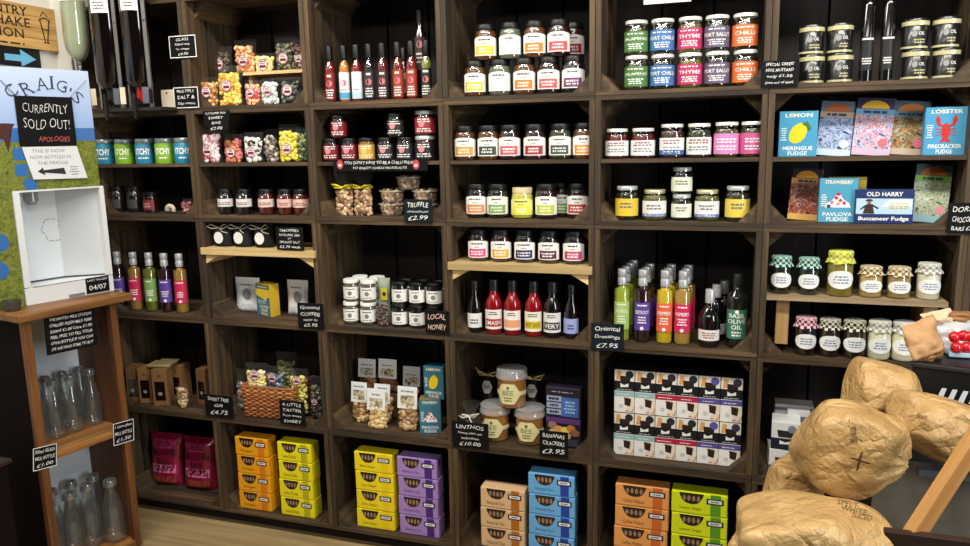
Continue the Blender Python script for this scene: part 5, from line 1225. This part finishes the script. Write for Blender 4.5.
# keep neighbours apart
for it in range(200):
    for i in range(len(bl)):
        for j in range(i):
            A, B = bl[i], bl[j]
            if abs(A[3]-B[3]) > .1: continue
            dx, dy = A[1]-B[1], A[2]-B[2]; d = math.hypot(dx, dy) or 1e-4; need = A[5]+B[5]+.001
            if d < need:
                k = (need-d)/2/d; r = A[5]
                cl = lambda x, y: (max(-a+.014+r, min(a-.014-r, x)), max(.016+r*.9, min(Dc-.026-r, y)))
                x1, y1 = cl(A[1]+dx*k, A[2]+dy*k); x2, y2 = cl(B[1]-dx*k, B[2]-dy*k)
                bl[i] = (A[0], x1, y1)+A[3:]; bl[j] = (B[0], x2, y2)+B[3:]
for lb, lx, ly, z, h, r, g in bl:
    P = ctr+cu_*lx-cn_*ly
    t = thing('milk_bottle', lb, 'bottle', (P.x, P.y, z), 0, g)
    put('glass', lathe([(0, .0), (r*.86, 0), (r*.97, h*.02), (r, h*.05), (r, h*.46), (r*.95, h*.54), (r*.72, h*.68), (r*.5, h*.80), (r*.47, h*.86), (r*.50, h*.90)], 20), CLEAR, t)
    put('inner_wall', lathe([(0, .006), (r*.84, .006), (r*.92, h*.05), (r*.92, h*.46), (r*.87, h*.54), (r*.64, h*.68), (r*.42, h*.80), (r*.40, h*.93)], 20), CLEAR, t)
    put('rim', lathe([(r*.47, h*.90), (r*.62, h*.905), (r*.64, h*.93), (r*.6, h*.955), (r*.62, h*.985), (r*.55, h), (r*.42, h*.995), (r*.40, h*.93)], 20), glassy('rim_glass', (150, 156, 156), .18, .1, .12) if 'rim_glass' not in bpy.data.materials else bpy.data.materials['rim_glass'], t)

# white dispenser box with printed board
ZT = Hc+.0275
A0 = on_z(27, 306, ZT); A1 = on_z(114.5, 290.5, ZT)
du = (A1-A0); Wb = du.length; DR = math.atan2(du.y, du.x); du.normalize(); dn = Vector((du.y, -du.x, 0))
def loc2(px, py, back=0.0):
    p = on_plane(px, py, A0-dn*back, dn); return ((p-A0).dot(du), p.z-ZT)
t = thing('juice_dispenser', 'white tabletop dispenser box with printed countryside board above', 'dispenser', A0, DR)
WB = mat((222, 224, 224), .45); WI = mat((214, 222, 226), .5)
hz = loc2(20, 190)[1]; hz2 = loc2(100, 190)[1]; Hb = (hz+hz2)/2
dr = loc2(70, 281)[1]                                # top of the drawer
Dp = .20; fr = .026
put('left_wall', box(0, fr*.8, 0, Dp, dr, Hb), WB, t); put('right_wall', box(Wb-fr*.6, Wb, 0, Dp, dr, Hb), WB, t)
put('back_wall', box(fr*.8, Wb-fr*.6, Dp-.01, Dp, dr, Hb), WI, t); put('roof', box(0, Wb, .002, Dp, Hb, Hb+.006), WB, t)
put('inner_partition', cached(('part1',), lambda: mk([(Wb*.60, .11, dr), (Wb-fr*.6, .03, dr), (Wb-fr*.6, .03, Hb), (Wb*.60, .11, Hb), (Wb*.60, .115, dr), (Wb-fr*.6, .035, dr), (Wb-fr*.6, .035, Hb), (Wb*.60, .115, Hb)], [(0, 1, 2, 3), (7, 6, 5, 4), (0, 3, 7, 4), (1, 5, 6, 2), (3, 2, 6, 7), (0, 4, 5, 1)])), mat((196, 200, 202), .5), t)
put('seam', mk(*tube([(fr*.8, .107, dr+.0015), (Wb*.60, .107, dr+.0015), (Wb-fr*.6, .027, dr+.0015)], .0016, 5)), INK, t)
put('inner_back', box(fr*.8, Wb*.60, .11, .114, dr, Hb), WI, t)
drw = put('drawer', box(0, Wb, 0, Dp, 0, dr-.003, .001), WB, t)
put('slot_line', box(fr, Wb-.01, -.0006, 0, dr-.0028, dr-.0008), INK, t)
put('handle_slot', box(Wb*.46, Wb*.64, -.004, 0, .004, .014), mat((120, 126, 128), .4), drw)
lx0, lz0 = loc2(87, 296); lx1, lz1 = loc2(108, 274.5)
pl = put('date_label', box(lx0, lx1, -.0015, -.0001, max(.004, lz0), lz1-.002), SLATE, drw)
put('lettering', text_mesh('LAST FILLED', (lx1-lx0)*.85, .007, (lx0+lx1)/2, lz1-.012, y=-.0019, bold=.0), CHALK, pl)
put('lettering', text_mesh('04/07', (lx1-lx0)*.75, .018, (lx0+lx1)/2, (lz0+lz1)/2-.006, y=-.0019, bold=.0), CHALK, pl)
# nozzle and outline print inside
nx, nz = loc2(34, 200)
put('nozzle', lathe([(.012, 0), (.014, .01), (.02, .012), (.02, .05), (0, .05)], 16), mat((170, 174, 176), .3, .4), t, (nx+.03, .08, Hb-.05))
mp_ = []
for (px, py) in ((50, 219), (57, 219), (59, 224), (58, 227), (62, 233), (60, 238), (62, 239), (55, 241), (48, 240.5), (45, 234), (41, 231), (43, 224), (45, 220)):
    q = loc2(px, py, .11); mp_.append((q[0], .1095, q[1]))
segs = []
for i in range(len(mp_)):
    p0, p1 = Vector(mp_[i]), Vector(mp_[(i+1) % len(mp_)]); segs.append(tube([p0.lerp(p1, .1), p0.lerp(p1, .85)], .0011, 4))
put('outline_print', mk(*multi(segs)), SM(110, 120, 126), t)
# countryside board
x0, zt0 = loc2(0, 68); x1, zt1 = loc2(87, 69); zt = (zt0+zt1)/2; xL = x0-.12; xR = loc2(100, 190)[0]+.004
zH = loc2(60, 141)[1]; zSea = loc2(60, 128)[1]
bd = thing('printed_board', 'printed countryside board of sky, sea and grass behind the white dispenser', 'display board', A0-dn*.0035, DR)
gb = loc2(12, 306)[1]
put('grass', poly([(xL, .0), (-.0015, .0), (-.0015, Hb+.0065), (xR, Hb+.0065), (xR, zH), (xL, zH)], .0), pattern('meadow', [(.3, (60, 74, 18)), (.5, (112, 122, 40)), (.7, (140, 140, 60))], 45), bd)
put('backing', boxes([(xL, -.002, .0006, .006, 0, zt), (-.002, xR, .0006, .006, Hb+.0065, zt)]), WB, bd)
panel(bd, 'sea', xL, xR, zH, zSea, SM(66, 112, 176), .0)
sky = bpy.data.materials.new('printed_sky'); sky.use_nodes = True
nt = sky.node_tree; tc = nt.nodes.new('ShaderNodeTexCoord'); sx = nt.nodes.new('ShaderNodeSeparateXYZ'); mr = nt.nodes.new('ShaderNodeMapRange'); mr.inputs[1].default_value = zSea; mr.inputs[2].default_value = zt
nt.links.new(tc.outputs['Object'], sx.inputs[0]); nt.links.new(sx.outputs[2], mr.inputs[0])
rr = ramp_nodes(nt, [(0, (150, 178, 222)), (1, (196, 212, 236))], mr.outputs[0]); nt.links.new(rr.outputs[0], nt.nodes['Principled BSDF'].inputs['Base Color'])
panel(bd, 'sky', xL, xR, zSea, zt, sky, .0)
NV = mat((30, 40, 70), .5)
for ch, px, py, rot in (('C', 11, 91, .75), ('R', 27, 88, .42), ('A', 42, 83.5, .14), ('I', 52, 82.5, -.02), ('G', 62, 86, -.25), ("'", 71, 90, -.45), ('S', 78, 97.5, -.8)):
    q = loc2(px, py); sw = .0065; bars = {'R': [(-.013, -.02), (.014, -.02), (-.013, .02)], 'A': [(-.016, -.02), (.016, -.02)], 'I': [(0, .02), (0, -.02)], 'G': [(.013, .002)], 'S': [], 'C': [(.014, .013)], "'": []}[ch]
    if bars: put('serif', boxes([(x-sw, x+sw, -.0004, 0, z_-.0013, z_+.0013) for x, z_ in bars]), NV, bd, (q[0], -.0012, q[1]), (0, -rot, 0))
    l = put('lettering', text_mesh(ch, .034 if ch not in "'" else .008, .040 if ch not in "'" else .014, 0, 0, y=0, bold=-.012), NV, bd, (q[0], -.0012, q[1]), (0, -rot, 0))
# cow silhouette at the left of the meadow
q = loc2(6, 130); put('cow_picture', poly([(q[0]-.06, q[1]-.03), (q[0]-.05, q[1]-.075), (q[0]-.04, q[1]-.03), (q[0]-.01, q[1]-.03), (q[0], q[1]-.075), (q[0]+.012, q[1]-.03), (q[0]+.02, q[1]+.005), (q[0]+.03, q[1]+.02), (q[0], q[1]+.022), (q[0]-.06, q[1]+.02)], -.0008), SM(70, 26, 18), bd)
for k, (px, py) in enumerate(((17, 136), (20, 154), (22, 170), (31, 184), (1, 243), (1, 271))):
    q = loc2(px, py); put('blue_print', poly([(q[0]-.02, q[1]-.02), (q[0]+.02, q[1]-.02), (q[0]+.02, q[1]+.02), (q[0]-.02, q[1]+.02)] if k < 4 else ell(q[0], q[1], .026, .03, 14), -.0008), SM(44, 104, 170), bd)
# sold out slate hung on the board
q0, q1, q2, q3 = loc2(13, 96), loc2(71, 97), loc2(76, 145), loc2(20, 147)
so = thing('sold_out_slate', 'black chalk slate reading currently sold out, hung on the printed board', 'sign', A0+dn*.0, DR)
sx0 = (q0[0]+q3[0])/2; sx1 = (q1[0]+q2[0])/2; sz1 = (q0[1]+q1[1])/2; sz0 = (q2[1]+q3[1])/2
put('slate', box(sx0, sx1, -.007, -.0022, sz0, sz1, .003), SLATE, so)
W_ = sx1-sx0; H_ = sz1-sz0; mx_ = (sx0+sx1)/2
put('lettering', text_mesh('CURRENTLY', W_*.78, H_*.17, mx_, sz0+H_*.76, y=-.0078, bold=-.018, hand=.04), CHALK, so)
put('lettering', text_mesh('SOLD OUT!', W_*.80, H_*.19, mx_, sz0+H_*.45, y=-.0078, bold=-.018, hand=.04), CHALK, so)
put('lettering', text_mesh('APOLOGIES', W_*.55, H_*.10, mx_+W_*.1, sz0+H_*.14, y=-.0078, bold=-.006, hand=.03), SM(206, 90, 80), so)
wz0, wz1 = loc2(4, 82), loc2(88, 74)
put('cord', mk(*multi([tube([(sx0+.01, -.004, sz1-.004), (loc2(0, 80)[0], -.003, loc2(0, 80)[1])], .0014, 5), tube([(sx1-.01, -.004, sz1-.004), (loc2(86, 80)[0], -.003, loc2(86, 80)[1])], .0009, 5)])), mat((120, 110, 96), .7), so)
n0, n1, n2, n3 = loc2(21, 147), loc2(76, 146), loc2(87, 178), loc2(33, 179.5)
nn = thing('paper_note', 'white paper note with black arrow under the sold out slate', 'note', A0, DR)
put('paper', prism([n3, n2, n1, n0], -.0045, -.0030), WB, nn)
def sk(u, v): return ((1-u)*(1-v)*n0[0]+u*(1-v)*n1[0]+u*v*n2[0]+(1-u)*v*n3[0], (1-u)*(1-v)*n0[1]+u*(1-v)*n1[1]+u*v*n2[1]+(1-u)*v*n3[1])
put('arrow', poly([sk(u, v) for u, v in ((.12, .76), (.24, .64), (.24, .72), (.62, .66), (.62, .86), (.24, .80), (.24, .88))], -.0049), INK, nn)
for s, u, v, w_ in (('THIS IS NOW', .45, .13, .6), ('NOW BOTTLED IN', .45, .32, .74), ('THE FRIDGE', .45, .50, .56)):
    c = sk(u, v); put('lettering', text_mesh(s, w_*(n1[0]-n0[0]), .011, c[0], c[1], y=-.0049, bold=-.003, hand=.02), SM(110, 114, 130), nn)
c = sk(.8, .75); put('fine_print', dashes(.035, .035, 4, c[0], c[1], y=-.0049, seed=3, fill=.35), SM(110, 114, 130), nn)
# dark grey cup behind at the left of the box
p = on_z(8, 300, ZT); 
t = thing('small_dish', 'dark grey dish at the left end of the stand worktop', 'dish', A0-du*.06+dn*.035+Vector((0, 0, .0003)))
put('bowl', lathe([(0, 0), (.022, 0), (.028, .02), (.03, .034), (.027, .034), (.024, .006), (0, .004)], 20), mat((70, 66, 60), .4), t)

# ================================================================== right: bread table with kraft bags, black crate, paper and tomatoes
kr = bpy.data.materials.new('kraft_paper'); kr.use_nodes = True
nt = kr.node_tree; b = nt.nodes['Principled BSDF']; b.inputs['Roughness'].default_value = .38
tc = nt.nodes.new('ShaderNodeTexCoord'); n1 = nt.nodes.new('ShaderNodeTexNoise'); n1.inputs['Scale'].default_value = 14; n1.inputs['Detail'].default_value = 5
nt.links.new(tc.outputs['Object'], n1.inputs[0])
rp = ramp_nodes(nt, [(.3, (170, 132, 80)), (.7, (204, 168, 110))], n1.outputs['Fac']); nt.links.new(rp.outputs[0], b.inputs['Base Color'])
v1 = nt.nodes.new('ShaderNodeTexVoronoi'); v1.feature = 'DISTANCE_TO_EDGE'; v1.inputs['Scale'].default_value = 11
dn_ = nt.nodes.new('ShaderNodeMixRGB'); dn_.inputs[0].default_value = .12; nt.links.new(tc.outputs['Object'], dn_.inputs[1]); nt.links.new(n1.outputs['Color'], dn_.inputs[2]); nt.links.new(dn_.outputs[0], v1.inputs['Vector'])
mr = nt.nodes.new('ShaderNodeMapRange'); mr.inputs[2].default_value = .25; nt.links.new(v1.outputs['Distance'], mr.inputs[0])
bp = nt.nodes.new('ShaderNodeBump'); bp.inputs['Strength'].default_value = .8; bp.inputs['Distance'].default_value = .008
nt.links.new(mr.outputs[0], bp.inputs['Height']); nt.links.new(bp.outputs[0], b.inputs['Normal'])
def at(px, py, d): return CAM+ray(px, py)*d
def loaf(label, px, py, d, a, bx, c, rot, seed, lines=None, tpx=None, neck=None, amp=.012, gather=None):
    """a loaf in a paper bag: a rounded lumpy body with folds; neck = gathered end (direction, length)"""
    P = at(px, py, d)
    N, M_ = 120, 80; V, Fc = [], []
    rn = random.Random(int(seed*10)); PL = []
    for ax in range(3):
        for sg in (-1, 1):
            q = Vector((0, 0, 0)); q[ax] = sg; q += Vector((rn.uniform(-.2, .2), rn.uniform(-.2, .2), rn.uniform(-.2, .2))); PL.append((q.normalized(), rn.uniform(.92, 1.0)))
    while len(PL) < 30:
        q = Vector((rn.gauss(0, 1), rn.gauss(0, 1), rn.gauss(0, 1))).normalized(); PL.append((q, rn.uniform(.94, 1.16)))
    gd = Vector((gather[0], gather[1], gather[2])).normalized() if gather else None
    if gd: ga = gd.orthogonal().normalized(); gb_ = gd.cross(ga)
    for j in range(M_+1):
        th = PI*j/M_
        for i in range(N):
            ph = 2*PI*i/N
            v = Vector((math.sin(th)*math.cos(ph), math.sin(th)*math.sin(ph), math.cos(th)))
            p = v
            f = sum(max(0, n_.dot(v)/d_)**16 for n_, d_ in PL)**(-1/16)
            w = Vector((v.x*a, v.y*bx, v.z*c))*8+Vector((seed, seed*.7, 0))
            w += Vector((noise.noise(w), noise.noise(w+Vector((5, 0, 0))), noise.noise(w+Vector((0, 5, 0)))))*.6
            f += amp/.1*(.5*(noise.voronoi(w)[0][0]-.45)+.3*noise.noise(w*.6))
            if gd:
                k = max(0, v.dot(gd)); an = math.atan2(v.dot(gb_), v.dot(ga))
                f += k*k*(.055*abs(math.sin(an*4.5+seed))+.03*math.sin(an*11+2*k)) + .16*max(0, k-.86)/.14
            pt = Vector((p.x*a, p.y*bx, p.z*c))*f
            if neck and v.dot(neck[0]) > .55:
                k = (v.dot(neck[0])-.55)/.45
                pt += neck[0]*neck[1]*k; 
                pt += Vector((noise.noise(v*9+Vector((seed, 0, 3))), noise.noise(v*9+Vector((3, 0, seed))), noise.noise(v*9)))*.018*k
            V.append(pt)
    for j in range(M_):
        for i in range(N):
            k = (i+1) % N; Fc.append((j*N+i, (j+1)*N+i, (j+1)*N+k, j*N+k))
    t = thing('paper_bread_bag', label, 'paper bag', P, rot=rot, group='kraft paper bags of bread')
    me = mk(V, Fc, True); o = put('bag', me, kr, t)
    if lines:
        Mx = t.matrix_basis.copy(); Mi = Mx.inverted()
        bv = BVHTree.FromPolygons([Vector(v) for v in V], Fc)
        for (s, tx, ty, wpx, hpx, tl) in lines:
            Vt, Ft, w0, h0 = glyphs(s, -.012)
            out = []; ok = True
            for (x, y) in Vt:
                x2, y2 = x/w0*wpx, y/h0*hpx
                X = tx+x2*math.cos(tl)-y2*math.sin(tl)*-1*-1; Y = ty-(x2*math.sin(tl)+y2*math.cos(tl))
                dd = (Mi.to_3x3() @ ray(X, Y)).normalized(); oo = Mi @ CAM
                h = bv.ray_cast(oo, dd)
                if not h[0]: ok = False; break
                out.append(h[0]-dd*.0015)
            if ok: put('handwriting', mk(out, Ft), mat((70, 44, 20), .7), t)
    return t
TZ = at(860, 560, 1.55).z
# table under the bags
tp = at(850, 546, 1.6)
wT = wood('table_dark', (26, 16, 12), (54, 36, 26), 0, .4)
t = thing('bread_table', 'dark wooden table carrying the paper bread bags', 'table', (.98, -.95, 0))
put('tabletop', box(-.62, .75, -.32, .28, TZ-.12, TZ-.09, .004), wT, t)
for x in (-.58, .69):
    for y in (-.29, .23): put('leg', box(x, x+.04, y, y+.04, 0, TZ-.1205), wT, t)
zt = TZ-.09
X = lambda px, py, d: at(px, py, d)
loaf('kraft bread bag at the bottom with handwriting on top', 818, 556, 1.50, .160, .12, .118, (0, -.22, .12), 3.3, [('SPELT', 848, 503.5, 21, 5, -.2), ('WHITE', 854, 510, 26, 5, -.2), ('SLICED', 862, 516.5, 20, 5, -.2)], amp=.014, gather=(-1, -.2, .1))
loaf('large upright kraft bread bag in the middle of the pile', 846, 449, 1.62, .104, .09, .100, (0, .35, .1), 8.1, [('Sourd', 853, 431, 6, 26, .1), ('X', 860, 461, 16, 14, .5)], amp=.010, gather=(1, -.3, .25))
loaf('small kraft bread bag tucked low at the left of the pile', 794, 489, 1.74, .065, .06, .075, (0, .3, 0), 5.7, amp=.010, gather=(-.2, -.4, -1))
loaf('kraft bread bag at the back with a hooded round end', 882, 399, 1.80, .088, .075, .085, (0, .25, .2), 12.4, amp=.010, gather=(1, -.5, -.3))
loaf('pale kraft bread bag lying to the right behind the pine prop', 945, 430, 1.64, .125, .07, .072, (0, .38, .1), 17.9, [('Bread', 922, 416, 10, 5, -.2)], amp=.014, gather=(.8, -.6, -.4))
# dark grey bin behind the prop
t = thing('grey_bin', 'dark grey metal bin under the right hand bread bag', 'bin', at(935, 500, 1.72)*1.0)
c0 = t.location.copy(); t.location.z = 0
put('front_panel', box(-.13, .18, -.006, 0, 0, zt+.215, .001), mat((112, 105, 92), .4, .1, vary=.3, bscale=9), t)
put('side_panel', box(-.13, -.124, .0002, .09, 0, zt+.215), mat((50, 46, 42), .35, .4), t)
put('rim', box(-.05, .2, -.05, -.0062, zt+.2, zt+.217, .002), mat((92, 98, 104), .4, .1), t)
# pine prop
p0, p1 = at(912, 537, 1.42), at(985, 424, 1.42)
t = thing('pine_prop', 'slanted pine wooden prop in front of the grey bin', 'prop', p0)
d = (p1-p0); L = d.length; ang = math.atan2(d.z, Vector((d.x, d.y, 0)).length); rzz = math.atan2(d.y, d.x)
t.rotation_euler = (0, -ang, rzz)
put('beam', box(-.03, L, -.012, .012, -.017, .017, .002), wood('pine_prop_wood', (176, 116, 50), (214, 160, 88), 0, .5), t)
t = thing('table_rail', 'dark wooden rail along the front of the bread table', 'rail', at(925, 540, 1.40)); 
put('rail', box(-.07, .3, -.01, .01, -.05, .012, .002), wT, t)
# black crate with price strip
q = at(940, 378, 1.82)
t = thing('black_crate', 'black plastic crate with white dashes at the right edge', 'crate', (q.x, q.y, q.z), -.25)
BP = mat((12, 12, 13), .45)
put('front', box(-.06, .2, -.006, 0, -.066, .034, .002), BP, t); put('side', box(-.06, -.054, .0002, .16, -.066, .034), BP, t); put('lid', box(-.054, .2, .0002, .16, .028, .034), BP, t)
for k in range(4):
    a_ = -.004+k*.022; put('white_dash', poly([(a_, -.052), (a_+.012, -.052), (a_+.020, -.022), (a_+.010, -.022)], -.0068), SM(206, 210, 214), t)
put('rim_lip', box(-.064, .2, -.010, -.0062, .022, .033, .002), mat((40, 40, 42), .4), t)
# torn paper bag over the crate
def sheet(label, name, corners, d, m, seed, amp=.012, n=14, bow=.02):
    P = [at(x, y, dd) for (x, y), dd in zip(corners, d)]; O = sum(P, Vector())/4; V = []
    for j in range(n+1):
        for i in range(n+1):
            u, v = i/n, j/n
            p = P[0]*(1-u)*(1-v)+P[1]*u*(1-v)+P[2]*u*v+P[3]*(1-u)*v-O
            nn = noise.noise(Vector((u*3+seed, v*3, 0))); rg = (1-abs(noise.noise(Vector((u*4, v*4, seed)))))**3
            V.append(p-cF*(amp*nn+amp*.7*rg+bow*math.sin(PI*u)*math.sin(PI*v)))
    Fc = [(j*(n+1)+i, j*(n+1)+i+1, (j+1)*(n+1)+i+1, (j+1)*(n+1)+i) for j in range(n) for i in range(n)]
    return O, mk(V, Fc, True)
O, me = sheet('', '', [(899, 327), (931, 315), (943, 349), (912, 361)], [1.86, 1.88, 1.84, 1.84], kr, 2.2)
t = thing('paper_bag', 'torn brown paper bag with clear window lying over the black crate', 'paper bag', O)
s = put('front_flap', me, mat((186, 142, 96), .6, bump=.2, bscale=20), t); sm = s.modifiers.new('thick', 'SOLIDIFY'); sm.thickness = .003
for nm, cs, ds, m_ in (('top_fold', [(918, 314), (948, 308), (950, 322), (930, 328)], [1.96, 1.96, 1.95, 1.94], mat((214, 190, 156), .6)), ('brown_fold', [(946, 311), (975, 312), (975, 322), (950, 322)], [1.96, 1.96, 1.95, 1.95], mat((150, 104, 62), .6)), ('clear_window', [(932, 324), (975, 319), (975, 350), (942, 350)], [1.94, 1.95, 1.94, 1.93], glassy('bag_window', (240, 230, 226), .1, .15, .45)), ('lower_fold', [(912, 360), (942, 349), (940, 356), (918, 364)], [1.85, 1.85, 1.87, 1.87], mat((150, 104, 62), .6))):
    O2, m2 = sheet('', '', cs, ds, None, len(nm))
    s = put(nm, m2, m_, t, O2-O); sm = s.modifiers.new('thick', 'SOLIDIFY'); sm.thickness = .002
rnd = random.Random(4)
RT = mat((206, 24, 34), .2, 0, .6)
tm = at(960, 350, 1.93)
for i, (px, py, dd) in enumerate(((954, 342, 1.865), (963, 340, 1.875), (971, 342, 1.865), (956, 352, 1.86), (966, 353, 1.86), (976, 352, 1.86))):
    P = at(px, py, dd); r = .0135
    t = thing('tomato', 'small red tomato, %s in the cluster under the torn paper bag' % ['upper left', 'top', 'upper right', 'lower left', 'lower middle', 'far right'][i], 'tomato', (P.x, P.y, (.9815 if i > 2 else 1.0055)), 0, 'red tomatoes at the right edge')
    put('fruit', lathe([(0, .002), (r*.6, .0005), (r*.95, r*.5), (r, r), (r*.9, r*1.55), (r*.5, r*1.88), (0, r*1.8)], 16), RT, t)
    put('stalk', lathe([(.0015, r*1.7), (.001, r*2.1), (0, r*2.1)], 6), SM(60, 90, 40), t)
t = thing('tomato_tray', 'pale blue tray edge under the red tomatoes', 'tray', Vector((at(967, 358, 1.87).x, at(967, 358, 1.87).y, .982)))
put('tray', box(-.045, .06, -.022, .05, -.012, -.0005, .002), SM(170, 190, 206), t)

t = thing('side_cupboard', 'dark low cupboard against the wall at the left edge', 'cupboard', (-1.96, -.80, 0))
DK = mat((20, 9, 7), .7, spec=.15)
put('body', box(-.13, .13, -.17, .17, 0, .50, .003), DK, t)
dd = put('door', box(.1305, .136, -.16, .16, .02, .46, .002), DK, t)
put('knob', lathe([(0, 0), (.006, 0), (.01, .012), (.008, .018), (0, .02)], 12), mat((70, 60, 50), .4, .6), dd, (.136, -.12, .26), (0, PI/2, 0))
put('top_edge', box(-.13, .14, -.18, .18, .5003, .515, .002), mat((44, 30, 24), .6), t)

t = thing('display_plinth', 'stepped black plinth hidden behind the paper bread bags', 'plinth', (.8, -.4, 0))
for b_ in ((-.27, -.18, -.22, -.145, 0, .645), (-.09, .025, -.07, .03, 0, .805), (.04, .32, .032, .22, 0, .866)): put('step', box(*b_), mat((16, 14, 13), .7), t)
